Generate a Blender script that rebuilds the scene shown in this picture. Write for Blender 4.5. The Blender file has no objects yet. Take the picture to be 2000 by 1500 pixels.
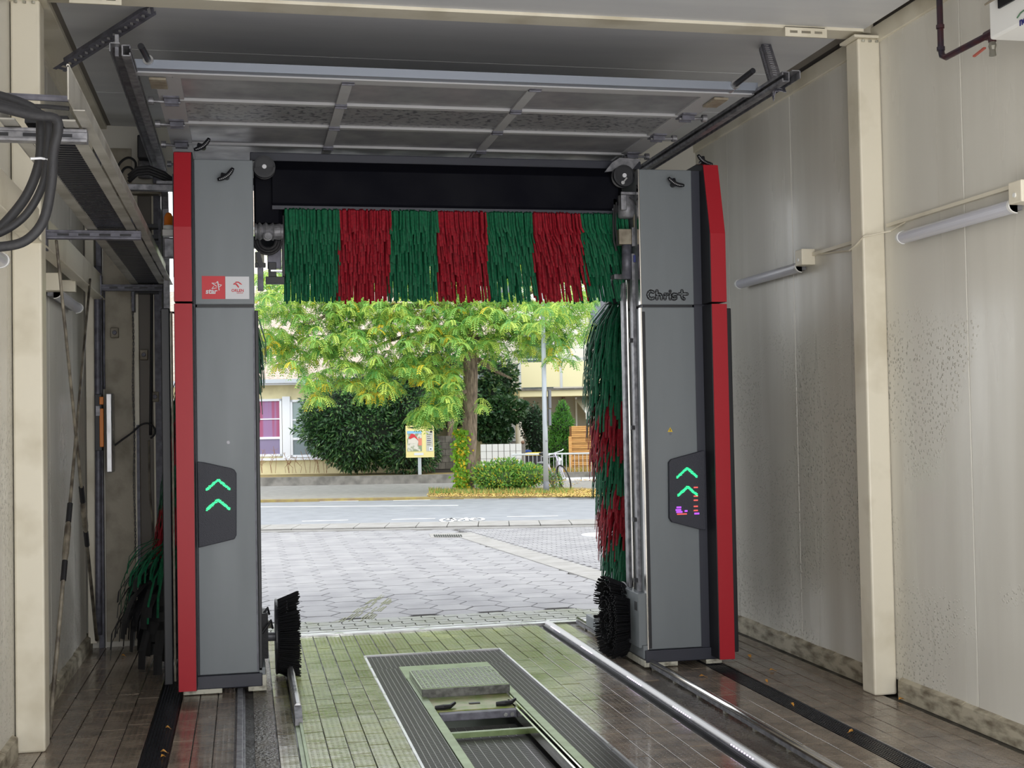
import bpy, bmesh, math, random
import numpy as np
from mathutils import Vector, Matrix
random.seed(7); rng = np.random.default_rng(7)
scene = bpy.context.scene
C = bpy.context.collection

# ------------------------------------------------------------------ camera
CAMH = 1.7
FOC = 2500.0
YAW, PITCH, ROLL = 0.206684, 0.028517, -0.0185
cy_, sy_, cp_, sp_ = math.cos(YAW), math.sin(YAW), math.cos(PITCH), math.sin(PITCH)
Fv = Vector((sy_*cp_, cy_*cp_, sp_)); R0 = Vector((cy_, -sy_, 0)); U0 = R0.cross(Fv)
Rv = R0*math.cos(ROLL) + U0*math.sin(ROLL); Uv = -R0*math.sin(ROLL) + U0*math.cos(ROLL)
cam = bpy.data.cameras.new('camera'); cam.sensor_width = 36; cam.lens = FOC/2000*36
cam.clip_end = 500
co = bpy.data.objects.new('camera', cam); C.objects.link(co)
co.matrix_world = Matrix(((Rv.x, Uv.x, -Fv.x, 0), (Rv.y, Uv.y, -Fv.y, 0), (Rv.z, Uv.z, -Fv.z, CAMH), (0, 0, 0, 1)))
scene.camera = co

# ------------------------------------------------------------------ world, sun, exposure
scene.view_settings.view_transform = 'Standard'; scene.view_settings.look = 'None'
scene.view_settings.gamma = 1; scene.view_settings.use_curve_mapping = False
scene.view_settings.exposure = 0.55
w = bpy.data.worlds.new('overcast_sky'); scene.world = w; w.use_nodes = True
wb = w.node_tree.nodes['Background']; wb.inputs[0].default_value = (0.93, 0.965, 1.0, 1); wb.inputs[1].default_value = 1.7
sun = bpy.data.lights.new('sun', 'SUN'); sun.energy = 1.0; sun.angle = math.radians(25); sun.color = (1, .95, .85)
so = bpy.data.objects.new('sun', sun); C.objects.link(so); so.rotation_euler = (math.radians(38), math.radians(10), math.radians(20))
# daylight falling in through the open entrance of the bay behind the photographer
al = bpy.data.lights.new('entrance_daylight', 'AREA'); al.shape = 'RECTANGLE'; al.size = 3.6; al.size_y = 2.6; al.energy = 95; al.color = (1, .98, .96)
ao = bpy.data.objects.new('entrance_daylight', al); C.objects.link(ao); ao.location = (1.3, -1.3, 1.5); ao.rotation_euler = (math.radians(96), 0, 0)
# added area light over the bay floor, for daylight bounced off the ground outside
al2 = bpy.data.lights.new('ground_bounce_fill', 'AREA'); al2.shape = 'RECTANGLE'; al2.size = 4.4; al2.size_y = 4.0; al2.energy = 125; al2.color = (1, .98, .95)
ao2 = bpy.data.objects.new('ground_bounce_fill', al2); C.objects.link(ao2); ao2.location = (1.3, 1.6, .03); ao2.rotation_euler = (math.radians(180), 0, 0)

# ------------------------------------------------------------------ helpers
def ray(px, py): return Fv + Rv*((px-1000)/FOC) - Uv*((py-750)/FOC)
O0 = Vector((0, 0, CAMH))
def onx(px, py, x): d = ray(px, py); return O0 + d*(x/d.x)
def ony(px, py, y): d = ray(px, py); return O0 + d*(y/d.y)
def onz(px, py, z=0.0): d = ray(px, py); return O0 + d*((z-CAMH)/d.z)
SU = Vector((math.cos(math.radians(-13)), math.sin(math.radians(-13)), 0)); SN = Vector((-SU.y, SU.x, 0))
def onn(px, py, n): d = ray(px, py); return O0 + d*(n/d.dot(SN))
def st(u, n, z=0.0): return SU*u + SN*n + Vector((0, 0, z))
def su(p): return p.dot(SU)

def tag(o, label=None, cat=None, group=None, kind=None):
    if label: o['label'] = label
    if cat: o['category'] = cat
    if group: o['group'] = group
    if kind: o['kind'] = kind
    return o
def thing(name, label, cat, loc=(0, 0, 0), group=None, kind=None):
    o = bpy.data.objects.new(name, None); C.objects.link(o); o.location = loc; o.empty_display_size = .1
    return tag(o, label, cat, group, kind)
def wloc(o):
    v = Vector((0, 0, 0))
    while o is not None: v += o.location; o = o.parent
    return v

class MB:
    def __init__(s): s.v = []; s.f = []; s.m = []
    def add(s, vs, fs, mi=0):
        b = len(s.v); s.v += [tuple(v) for v in vs]; s.f += [tuple(b+i for i in f) for f in fs]; s.m += [mi]*len(fs); return s
    def box(s, x0, x1, y0, y1, z0, z1, mi=0):
        return s.add([(x0,y0,z0),(x1,y0,z0),(x1,y1,z0),(x0,y1,z0),(x0,y0,z1),(x1,y0,z1),(x1,y1,z1),(x0,y1,z1)],
                     [(0,3,2,1),(4,5,6,7),(0,1,5,4),(1,2,6,5),(2,3,7,6),(3,0,4,7)], mi)
    def obox(s, c, ax, ay, az, mi=0):          # centre, half axis vectors
        c = Vector(c); ax = Vector(ax); ay = Vector(ay); az = Vector(az)
        P = [c+ax*i+ay*j+az*k for k in (-1,1) for j, i in ((-1,-1),(-1,1),(1,1),(1,-1))]
        return s.add(P, [(0,3,2,1),(4,5,6,7),(0,1,5,4),(1,2,6,5),(2,3,7,6),(3,0,4,7)], mi)
    def bar(s, a, b, w, h, up=(0,0,1), mi=0):  # rectangular bar a->b
        a = Vector(a); b = Vector(b); d = (b-a); L = d.length; d = d/L; up = Vector(up)
        x = d.cross(up)
        if x.length < 1e-4: x = d.cross(Vector((1,0,0)))
        x.normalize(); u = x.cross(d)
        return s.obox((a+b)/2, x*(w/2), d*(L/2), u*(h/2), mi)
    def tube(s, pts, r, n=8, mi=0, cap=True):
        pts = [Vector(p) for p in pts]; rs = r if isinstance(r, (list, tuple)) else [r]*len(pts)
        vs = []; fs = []; prev = None
        for i, p in enumerate(pts):
            d = (pts[min(i+1, len(pts)-1)]-pts[max(i-1, 0)]).normalized()
            if prev is None:
                x = d.cross(Vector((0,0,1)))
                if x.length < .1: x = d.cross(Vector((1,0,0)))
            else: x = prev - d*prev.dot(d)
            x.normalize(); prev = x; y = d.cross(x)
            for k in range(n):
                a = 2*math.pi*k/n; vs.append(p + (x*math.cos(a)+y*math.sin(a))*rs[i])
        for i in range(len(pts)-1):
            for k in range(n):
                fs.append((i*n+k, i*n+(k+1)%n, (i+1)*n+(k+1)%n, (i+1)*n+k))
        if cap: fs += [tuple(range(n-1, -1, -1)), tuple((len(pts)-1)*n+k for k in range(n))]
        return s.add(vs, fs, mi)
    def lathe(s, c, axis, prof, n=24, mi=0):   # prof: (t along axis, r)
        c = Vector(c); ax = Vector(axis).normalized(); return s.tube([c+ax*t for t, r in prof], [max(r, 1e-4) for t, r in prof], n, mi) if all(abs(prof[i][0]-prof[i+1][0]) > 1e-6 for i in range(len(prof)-1)) else s._lathe2(c, ax, prof, n, mi)
    def _lathe2(s, c, ax, prof, n, mi):
        x = ax.cross(Vector((0,0,1)))
        if x.length < .1: x = ax.cross(Vector((1,0,0)))
        x.normalize(); y = ax.cross(x); vs = []; fs = []
        for t, r in prof:
            for k in range(n):
                a = 2*math.pi*k/n; vs.append(c+ax*t+(x*math.cos(a)+y*math.sin(a))*max(r, 1e-4))
        for i in range(len(prof)-1):
            for k in range(n): fs.append((i*n+k, i*n+(k+1)%n, (i+1)*n+(k+1)%n, (i+1)*n+k))
        fs += [tuple(range(n-1, -1, -1)), tuple((len(prof)-1)*n+k for k in range(n))]
        return s.add(vs, fs, mi)
    def prism(s, poly, d, mi=0):               # polygon of 3D points extruded by vector d
        P = [Vector(p) for p in poly]; d = Vector(d); n = len(P)
        return s.add(P+[p+d for p in P], [tuple(range(n)), tuple(range(2*n-1, n-1, -1))]+[(i, i+n, (i+1)%n+n, (i+1)%n) for i in range(n)], mi)
    def sphere(s, c, r, n=12, mi=0, sc=(1,1,1)):
        vs = []; fs = []; c = Vector(c); m = n//2
        for i in range(m+1):
            t = math.pi*i/m
            for k in range(n):
                a = 2*math.pi*k/n; vs.append(c+Vector((math.sin(t)*math.cos(a)*sc[0], math.sin(t)*math.sin(a)*sc[1], math.cos(t)*sc[2]))*r)
        for i in range(m):
            for k in range(n): fs.append((i*n+k, (i+1)*n+k, (i+1)*n+(k+1)%n, i*n+(k+1)%n))
        return s.add(vs, fs, mi)
    def build(s, name, mats, parent=None, bevel=0, smooth=False, fix=True):
        me = bpy.data.meshes.new(name)
        off = wloc(parent) if parent else None
        if parent is None and s.v:
            a = np.array(s.v); off = Vector(((a[:,0].min()+a[:,0].max())/2, (a[:,1].min()+a[:,1].max())/2, a[:,2].min()))
        vs = [(v[0]-off.x, v[1]-off.y, v[2]-off.z) for v in s.v]
        me.from_pydata(vs, [], s.f)
        if not isinstance(mats, (list, tuple)): mats = [mats]
        for m in mats: me.materials.append(m)
        if len(mats) > 1: me.polygons.foreach_set('material_index', s.m)
        me.update()
        if fix and len(s.f) < 40000:
            bm = bmesh.new(); bm.from_mesh(me); bmesh.ops.recalc_face_normals(bm, faces=bm.faces); bm.to_mesh(me); bm.free()
        o = bpy.data.objects.new(name, me); C.objects.link(o)
        if parent: o.parent = parent
        else: o.location = off
        if bevel:
            b = o.modifiers.new('bevel', 'BEVEL'); b.width = bevel; b.segments = 2; b.limit_method = 'ANGLE'
        if smooth: me.polygons.foreach_set('use_smooth', [True]*len(me.polygons))
        return o
def struct(o): o['kind'] = 'structure'; return o
def copyto(o, loc, parent=None, name=None):
    c = o.copy(); c.parent = parent; c.location = loc; C.objects.link(c); return c

def text_mb(txt, origin, right, up, size, depth, mat, parent, name, offset=0.0, align='LEFT', shear=0, sx=1.0):
    cu = bpy.data.curves.new('tmp', 'FONT'); cu.body = txt; cu.size = 1; cu.offset = offset; cu.extrude = .01; cu.align_x = align; cu.shear = shear; cu.resolution_u = 4
    o = bpy.data.objects.new('tmp', cu); C.objects.link(o)
    dg = bpy.context.evaluated_depsgraph_get(); me = bpy.data.meshes.new_from_object(o.evaluated_get(dg))
    bpy.data.objects.remove(o); r = Vector(right).normalized(); u = Vector(up).normalized(); n = r.cross(u); og = Vector(origin)
    m = MB(); m.v = [tuple(og + r*(v.co.x*size*sx) + u*(v.co.y*size) + n*(v.co.z/.01*depth)) for v in me.vertices]
    m.f = [tuple(p.vertices) for p in me.polygons]; m.m = [0]*len(m.f); bpy.data.meshes.remove(me)
    return m.build(name, mat, parent)

# ------------------------------------------------------------------ materials
def srgb(r, g, b):
    f = lambda c: (c/255/12.92) if c/255 <= .04045 else ((c/255+.055)/1.055)**2.4
    return (f(r), f(g), f(b), 1)
def mat(name, col, rough=.5, metal=0, spec=.5, col2=None, nscale=6, nstretch=(1,1,1), bump=0, bscale=60, rvar=0, emit=None, estr=0, detail=4, contrast=(.35,.65), coat=0, sub=0):
    m = bpy.data.materials.new(name); m.use_nodes = True; nt = m.node_tree; N = nt.nodes; L = nt.links; b = N['Principled BSDF']
    b.inputs['Base Color'].default_value = col; b.inputs['Roughness'].default_value = rough; b.inputs['Metallic'].default_value = metal
    b.inputs['Specular IOR Level'].default_value = spec; b.inputs['Coat Weight'].default_value = coat
    if emit: b.inputs['Emission Color'].default_value = emit; b.inputs['Emission Strength'].default_value = estr
    geo = N.new('ShaderNodeNewGeometry'); mp = N.new('ShaderNodeMapping'); mp.inputs['Scale'].default_value = nstretch; L.new(geo.outputs['Position'], mp.inputs[0])
    if col2 or rvar:
        t = N.new('ShaderNodeTexNoise'); t.inputs['Scale'].default_value = nscale; t.inputs['Detail'].default_value = detail; L.new(mp.outputs[0], t.inputs[0])
        mr = N.new('ShaderNodeMapRange'); mr.inputs[1].default_value = contrast[0]; mr.inputs[2].default_value = contrast[1]; L.new(t.outputs[0], mr.inputs[0])
        if col2:
            mx = N.new('ShaderNodeMix'); mx.data_type = 'RGBA'; mx.inputs[6].default_value = col; mx.inputs[7].default_value = col2
            L.new(mr.outputs[0], mx.inputs[0]); L.new(mx.outputs[2], b.inputs['Base Color'])
        if rvar:
            m2 = N.new('ShaderNodeMapRange'); m2.inputs[3].default_value = rough; m2.inputs[4].default_value = rough+rvar; L.new(mr.outputs[0], m2.inputs[0]); L.new(m2.outputs[0], b.inputs['Roughness'])
    if bump:
        t2 = N.new('ShaderNodeTexNoise'); t2.inputs['Scale'].default_value = bscale; L.new(geo.outputs['Position'], t2.inputs[0])
        bp = N.new('ShaderNodeBump'); bp.inputs['Strength'].default_value = bump; bp.inputs['Distance'].default_value = .01; L.new(t2.outputs[0], bp.inputs['Height']); L.new(bp.outputs[0], b.inputs['Normal'])
    return m
M = {}
M['panel_wall'] = mat('cream_wall_panel', srgb(205,198,182), .32, col2=srgb(186,178,162), nscale=1.2, nstretch=(1,2.2,.25), rvar=.22, bump=.06, bscale=25)
M['cream'] = mat('cream_painted_steel', srgb(228,221,203), .4, col2=srgb(190,180,156), nscale=2.5, bump=.05, bscale=30, contrast=(.5,.8))
M['curb'] = mat('dirty_render', srgb(186,178,158), .6, col2=srgb(110,100,82), nscale=7, nstretch=(1,1,3), bump=.3, bscale=40, contrast=(.42,.68))
M['ceiling'] = mat('ceiling_panel', srgb(216,217,220), .45, col2=srgb(200,201,206), nscale=1.3, nstretch=(.4,2,1))
M['trimgrey'] = mat('grey_brown_trim', srgb(120,114,108), .6)
M['grout'] = mat('wet_dark_mortar', srgb(44,41,36), .3, rvar=.3, bump=.4)
M['red'] = mat('red_gloss_panel', srgb(170,34,46), .4, spec=.3)
M['grey'] = mat('grey_metallic_panel', srgb(118,124,129), .42, .1, rvar=.05, col2=srgb(114,120,125), nscale=3, nstretch=(2,2,.3))
M['dark'] = mat('anthracite_panel', srgb(46,48,60), .45)
M['black'] = mat('black_plastic', srgb(22,23,30), .45)
M['blacksheet'] = mat('black_cover_sheet', srgb(9,10,20), .65, spec=.15, rvar=.2, nscale=3)
M['rubber'] = mat('black_rubber', srgb(30,30,34), .6, bump=.2)
M['steel'] = mat('stainless_steel', srgb(190,190,192), .25, .9, rvar=.2, nscale=8)
M['chrome'] = mat('polished_rail', srgb(215,212,208), .16, 1.0)
M['galv'] = mat('galvanised_steel', srgb(150,150,155), .45, .6, col2=srgb(108,108,114), nscale=22, bump=.05)
M['galvdark'] = mat('dull_zinc_steel', srgb(112,112,124), .5, .2, col2=srgb(84,84,94), nscale=18)
M['tray'] = mat('zinc_cable_tray', srgb(172,170,164), .45, .35, col2=srgb(140,136,128), nscale=6, nstretch=(1,1,.4))
M['doorpanel'] = mat('door_panel_grey', srgb(150,150,154), .35, .2, col2=srgb(130,130,136), nscale=4, rvar=.2)
M['doorframe'] = mat('door_aluminium', srgb(176,176,180), .55, .2, rvar=.1)
M['white'] = mat('white_plastic', srgb(226,226,224), .4)
M['lampglass'] = mat('frosted_tube_cover', srgb(205,206,216), .25, spec=.6)
M['offwhite'] = mat('chalky_base_plate', srgb(196,194,180), .5, col2=srgb(120,115,100), nscale=20, contrast=(.5,.7))
M['motor'] = mat('grey_motor_housing', srgb(142,142,148), .45, .2, col2=srgb(104,104,108), nscale=25)
M['beigebox'] = mat('beige_junction_box', srgb(150,142,126), .5, col2=srgb(120,110,95), nscale=20)
M['bluehub'] = mat('blue_ring', srgb(60,70,140), .4)
M['orange'] = mat('orange_lens', srgb(220,120,30), .25)
M['orangep'] = mat('orange_cover', srgb(225,130,40), .4)
M['bgreen'] = mat('green_bristle', srgb(10,80,54), .6, spec=.25, col2=srgb(14,104,68), nscale=60)
M['bred'] = mat('red_bristle', srgb(122,14,30), .6, spec=.2, col2=srgb(156,22,40), nscale=60)
M['bblack'] = mat('black_bristle', srgb(15,15,20), .6)
M['led'] = mat('green_led', (0,0,0,1), .4, emit=(.03,1,.3,1), estr=1.1)
M['ledred'] = mat('red_led', (0,0,0,1), .4, emit=(1,.12,.1,1), estr=.8)
M['ledpurple'] = mat('purple_led', (0,0,0,1), .4, emit=(.55,.1,1,1), estr=.8)
M['ledwhite'] = mat('violet_white_led', (0,0,0,1), .4, emit=(.86,.72,1,1), estr=2.2)
M['screen'] = mat('dark_display_cover', srgb(44,46,58), .5, bump=.25, bscale=220)
M['sred'] = mat('sticker_red', srgb(205,22,38), .4)
M['swhite'] = mat('sticker_white', srgb(215,216,222), .4)
M['ink'] = mat('black_ink', srgb(18,18,26), .5)
M['yellow'] = mat('warning_yellow', srgb(225,190,40), .5)
M['pipe'] = mat('maroon_painted_pipe', srgb(70,34,38), .35, col2=srgb(40,36,50), nscale=12)
M['valve'] = mat('faded_red_lever', srgb(180,90,76), .5)
M['brass'] = mat('dull_brass', srgb(140,138,128), .4, .5)
M['navy'] = mat('navy_print', srgb(40,40,110), .5)
M['gprint'] = mat('green_print', srgb(70,110,80), .5)
M['pole'] = mat('worn_painted_pole', srgb(150,142,126), .5, col2=srgb(74,66,58), nscale=14, nstretch=(1,1,.6))
M['leafo'] = mat('dry_orange_leaf', srgb(196,140,60), .6)
# outdoor
M['asphalt'] = mat('asphalt', srgb(136,139,145), .75, col2=srgb(124,127,133), nscale=3, bump=.2, bscale=90)
M['paint'] = mat('road_paint', srgb(206,206,206), .6)
M['paver'] = mat('concrete_paver', srgb(146,145,147), .7, spec=.3, col2=srgb(132,131,134), nscale=2.2, bump=.1, bscale=80, rvar=.1)
M['pgrout'] = mat('paver_joint', srgb(62,60,57), .8)
M['concrete'] = mat('light_concrete', srgb(150,148,146), .8, spec=.3, col2=srgb(136,134,131), nscale=4, bump=.2)
M['sidewalk'] = mat('grey_sidewalk_block', srgb(140,138,134), .75, col2=srgb(126,124,120), nscale=5, bump=.2)
M['wallgrey'] = mat('weathered_low_wall', srgb(122,118,112), .8, col2=srgb(92,89,84), nscale=4, bump=.3)
M['render'] = mat('cream_render', srgb(222,212,172), .8, col2=srgb(206,196,158), nscale=3)
M['renderw'] = mat('pale_render', srgb(214,210,200), .8)
M['rendershade'] = mat('shaded_render', srgb(172,168,160), .8)  # pale render with the shade below the balcony put into its colour
M['roof'] = mat('pale_roof_tile', srgb(186,170,158), .7, col2=srgb(150,136,124), nscale=14)
M['wframe'] = mat('white_window_frame', srgb(225,228,236), .4)
M['glass'] = mat('window_glass', srgb(120,140,140), .08, spec=.8)
M['curtain'] = mat('violet_curtain', srgb(150,116,158), .7, col2=srgb(158,84,118), nscale=2.2, nstretch=(3,3,.1), contrast=(.4,.55))
M['glassd'] = mat('dark_window_glass', srgb(96,108,114), .1, spec=.8, col2=srgb(70,80,90), nscale=9)
M['bark'] = mat('locust_bark', srgb(150,132,114), .85, col2=srgb(96,82,70), nscale=14, nstretch=(2,2,.35), bump=.8, bscale=30)
M['l1'] = mat('leaf_fresh_green', srgb(140,186,92), .5, spec=.3)
M['l2'] = mat('leaf_mid_green', srgb(94,150,76), .5, spec=.3)
M['l3'] = mat('leaf_yellow', srgb(228,202,60), .5, spec=.3)
M['l4'] = mat('leaf_yellow_green', srgb(186,208,98), .5, spec=.3)
M['h1'] = mat('laurel_green', srgb(64,104,58), .35, spec=.5)
M['h2'] = mat('laurel_dark_green', srgb(38,68,42), .35, spec=.5)
M['h3'] = mat('laurel_light_green', srgb(110,146,86), .35, spec=.5)
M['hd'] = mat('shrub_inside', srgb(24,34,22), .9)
M['m1'] = mat('maple_dark_green', srgb(48,78,40), .5)
M['m2'] = mat('maple_olive', srgb(80,104,54), .5)
M['th'] = mat('thuja_green', srgb(86,140,50), .6)
M['grass1'] = mat('grass_green', srgb(110,140,62), .8)
M['grass2'] = mat('dry_grass', srgb(196,160,92), .8)
M['litter'] = mat('yellow_leaf_litter', srgb(206,180,104), .7)
M['litter2'] = mat('brown_leaf_litter', srgb(166,128,84), .7)
M['soil'] = mat('soil_strip', srgb(130,112,84), .9, col2=srgb(150,136,80), nscale=5)
M['wood'] = mat('honey_wood', srgb(206,158,94), .6, col2=srgb(184,134,76), nscale=3, nstretch=(1,1,14))
M['lamppost'] = mat('pale_grey_post', srgb(178,184,192), .5)
M['postbase'] = mat('dark_post_base', srgb(104,106,112), .6)
M['signyellow'] = mat('pale_yellow_board', srgb(228,214,150), .5)
M['railing'] = mat('galvanised_railing', srgb(186,190,192), .5)
M['whitetile'] = mat('white_wall_tile', srgb(206,206,206), .4)
M['ivy'] = mat('ivy_green', srgb(120,168,44), .5)
M['bin'] = mat('dark_bin_body', srgb(50,48,56), .5)
M['binlid'] = mat('yellow_bin_lid', srgb(212,188,80), .5)
M['blue'] = mat('blue_bin', srgb(40,70,140), .5)
M['car'] = mat('dark_car_roof', srgb(60,66,72), .25)
M['balcony'] = mat('cream_balcony_panel', srgb(216,208,168), .6)
M['awning'] = mat('white_awning', srgb(222,222,218), .7)

for k_ in ('l1','l2','l3','l4','h1','h3','m1','m2','th','ivy'):
    m_ = M[k_]; nt = m_.node_tree; b_ = nt.nodes['Principled BSDF']; o_ = nt.nodes['Material Output']; tr = nt.nodes.new('ShaderNodeBsdfTranslucent'); tr.inputs[0].default_value = b_.inputs['Base Color'].default_value
    mx = nt.nodes.new('ShaderNodeMixShader'); mx.inputs[0].default_value = .35; nt.links.new(b_.outputs[0], mx.inputs[1]); nt.links.new(tr.outputs[0], mx.inputs[2]); nt.links.new(mx.outputs[0], o_.inputs[0])
def tile_material():
    m = bpy.data.materials.new('wet_floor_tile'); m.use_nodes = True; nt = m.node_tree; N = nt.nodes; L = nt.links; b = N['Principled BSDF']
    geo = N.new('ShaderNodeNewGeometry'); sp = N.new('ShaderNodeSeparateXYZ'); L.new(geo.outputs['Position'], sp.inputs[0])
    def mr(inp, a, c, d=0, e=1):
        k = N.new('ShaderNodeMapRange'); k.inputs[1].default_value = a; k.inputs[2].default_value = c; k.inputs[3].default_value = d; k.inputs[4].default_value = e; L.new(inp, k.inputs[0]); return k.outputs[0]
    def ma(op, x, y):
        k = N.new('ShaderNodeMath'); k.operation = op
        for i, q in enumerate((x, y)):
            if isinstance(q, (int, float)): k.inputs[i].default_value = q
            else: L.new(q, k.inputs[i])
        k.use_clamp = False; return k.outputs[0]
    def mix(f, c1, c2):
        k = N.new('ShaderNodeMix'); k.data_type = 'RGBA'
        for i, q in ((0, f), (6, c1), (7, c2)):
            if isinstance(q, tuple): k.inputs[i].default_value = q
            else: L.new(q, k.inputs[i])
        return k.outputs[2]
    n1 = N.new('ShaderNodeTexNoise'); n1.inputs['Scale'].default_value = 1.6; n1.inputs['Detail'].default_value = 6; L.new(geo.outputs['Position'], n1.inputs[0])
    n2 = N.new('ShaderNodeTexNoise'); n2.inputs['Scale'].default_value = 7; n2.inputs['Detail'].default_value = 5; L.new(geo.outputs['Position'], n2.inputs[0])
    # algae grows on the middle lane that gets daylight: stain with its own edge
    lane = ma('MULTIPLY', mr(sp.outputs[0], .15, .3), mr(ma('ADD', sp.outputs[0], ma('MULTIPLY', sp.outputs[1], -.30)), -.15, -.5))
    patch = mr(ma('ADD', n1.outputs[0], ma('MULTIPLY', n2.outputs[0], .5)), .50, .80)
    alg = ma('MULTIPLY', lane, ma('ADD', .35, ma('MULTIPLY', patch, .65)))
    base = mix(mr(n2.outputs[0], .35, .7), srgb(140,127,114), srgb(100,90,81))
    info = N.new('ShaderNodeObjectInfo')
    lanec = mix(mr(n2.outputs[0], .3, .7), srgb(140,150,84), srgb(122,126,92))
    lanec = mix(mr(n1.outputs[0], .55, .75), lanec, srgb(158,162,56))
    col = mix(alg, base, lanec); L.new(col, b.inputs['Base Color'])
    r = ma('ADD', .10, ma('MULTIPLY', mr(n1.outputs[0], .3, .7), .22)); L.new(r, b.inputs['Roughness'])
    b.inputs['Specular IOR Level'].default_value = .6; b.inputs['Coat Weight'].default_value = .2; b.inputs['Coat Roughness'].default_value = .06
    # round anti-slip studs
    sx = ma('SINE', ma('MULTIPLY', sp.outputs[0], 2*math.pi/.0288), 0); sy = ma('SINE', ma('MULTIPLY', sp.outputs[1], 2*math.pi/.03), 0)
    stud = mr(ma('ADD', sx, sy), .6, 1.6)
    h = ma('ADD', ma('MULTIPLY', stud, .5), ma('MULTIPLY', n2.outputs[0], 1.2))
    bp = N.new('ShaderNodeBump'); bp.inputs['Strength'].default_value = .8; bp.inputs['Distance'].default_value = .004; L.new(h, bp.inputs['Height']); L.new(bp.outputs[0], b.inputs['Normal'])
    return m
M['tile'] = tile_material()

def wall_material():
    m = mat('glossy_damp_wall_panel', srgb(222,219,210), .22, col2=srgb(203,199,189), nscale=1.0, nstretch=(1,2.4,.22), rvar=.25)
    nt = m.node_tree; N = nt.nodes; L = nt.links; b = N['Principled BSDF']; geo = N['Geometry'] if 'Geometry' in N else N.new('ShaderNodeNewGeometry')
    v = N.new('ShaderNodeTexVoronoi'); v.inputs['Scale'].default_value = 42; L.new(geo.outputs['Position'], v.inputs[0])
    k = N.new('ShaderNodeMapRange'); k.inputs[1].default_value = .34; k.inputs[2].default_value = .12; L.new(v.outputs['Distance'], k.inputs[0])
    n = N.new('ShaderNodeTexNoise'); n.inputs['Scale'].default_value = 1.1; L.new(geo.outputs['Position'], n.inputs[0])
    k2 = N.new('ShaderNodeMapRange'); k2.inputs[1].default_value = .44; k2.inputs[2].default_value = .56; L.new(n.outputs[0], k2.inputs[0])
    sp = N.new('ShaderNodeSeparateXYZ'); L.new(geo.outputs['Position'], sp.inputs[0])
    k3 = N.new('ShaderNodeMapRange'); k3.inputs[1].default_value = 2.4; k3.inputs[2].default_value = 2.0; L.new(sp.outputs[2], k3.inputs[0])
    a = N.new('ShaderNodeMath'); a.operation = 'MULTIPLY'; L.new(k.outputs[0], a.inputs[0]); L.new(k2.outputs[0], a.inputs[1])
    a2 = N.new('ShaderNodeMath'); a2.operation = 'MULTIPLY'; L.new(a.outputs[0], a2.inputs[0]); L.new(k3.outputs[0], a2.inputs[1])
    bp = N.new('ShaderNodeBump'); bp.inputs['Strength'].default_value = 1.0; bp.inputs['Distance'].default_value = .008; L.new(a2.outputs[0], bp.inputs['Height']); L.new(bp.outputs[0], b.inputs['Normal'])
    return m
M['panel_wall'] = wall_material()

# ------------------------------------------------------------------ hall shell
XL, XR, YE, ZC = -1.2, 3.85, 10.45, 4.2     # left wall, right wall, inner face of end wall, ceiling
Y0 = -1.2                                   # open entrance behind the camera
# floor: mortar bed with pit and drain channels left open, tiles as children
PX0, PX1, PY1, PY0 = .84, 1.84, 9.42, 3.6
fl = MB()
fl.box(XL-.1, PX0, Y0, 10.6, -.2, -.012); fl.box(PX1, XR+.1, Y0, 10.6, -.2, -.012); fl.box(PX0, PX1, PY1, 10.6, -.2, -.012); fl.box(PX0, PX1, Y0, PY0, -.2, -.012)
fl.box(PX0, PX1, PY0, PY1, -.75, -.7)
floor = struct(fl.build('floor', M['grout']))
def vis_y(x): return 5.2
TW, TL, G = .115, .24, .0045
cands = []
lanes = [(-1.195, -.545), (-.40, -.07), (.155, .255), (.30, .84), (1.84, 2.36), (2.80, 3.07), (3.215, 3.76)]
def lane_cells(x0, x1, y0, y1, skip=None):
    n = max(1, round((x1-x0)/(TW+G))); w = (x1-x0)/n
    for i in range(n):
        off = (i % 2)*.5*(TL+G)+ (i % 3)*.02
        y = y0-off
        while y < y1:
            a = max(y, y0); c = min(y+TL, y1)
            if c-a > .03: yield (x0+i*w+G/2, x0+(i+1)*w-G/2, a, c)
            y += TL+G
full = []
for x0, x1 in lanes:
    full += list(lane_cells(x0, x1, 5.0, 10.42))
full += list(lane_cells(PX0, PX1, PY1+.01, 10.42)) + list(lane_cells(2.5, 2.62, 8.0, 10.42))
def screen(p):
    d = Vector(p)-O0; z = d.dot(Fv); return 1000+FOC*d.dot(Rv)/z, 750-FOC*d.dot(Uv)/z
def inview(c):
    u, v = screen(((c[0]+c[1])/2, (c[2]+c[3])/2, 0)); return -20 < u < 2020 and v < 1530
full = [c for c in full if inview(c)]
full.sort(key=lambda c: -((c[1]-c[0])*(c[3]-c[2])/((c[2]+.5)**3)))
tm = {}
def tile_mesh(w, l):
    k = (round(w, 3), round(l, 2))
    if k not in tm:
        b = MB(); h = .012; e = .0018
        vs = [(-w/2,-l/2,-h),(w/2,-l/2,-h),(w/2,l/2,-h),(-w/2,l/2,-h),(-w/2+e,-l/2+e,0),(w/2-e,-l/2+e,0),(w/2-e,l/2-e,0),(-w/2+e,l/2-e,0),(-w/2,-l/2,-e),(w/2,-l/2,-e),(w/2,l/2,-e),(-w/2,l/2,-e)]
        b.add(vs, [(4,5,6,7),(0,1,9,8),(1,2,10,9),(2,3,11,10),(3,0,8,11),(8,9,5,4),(9,10,6,5),(10,11,7,6),(11,8,4,7)])
        me = bpy.data.meshes.new('tile'); me.from_pydata(b.v, [], b.f); me.materials.append(M['tile']); tm[k] = me
    return tm[k]
foff = wloc(floor)
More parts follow.
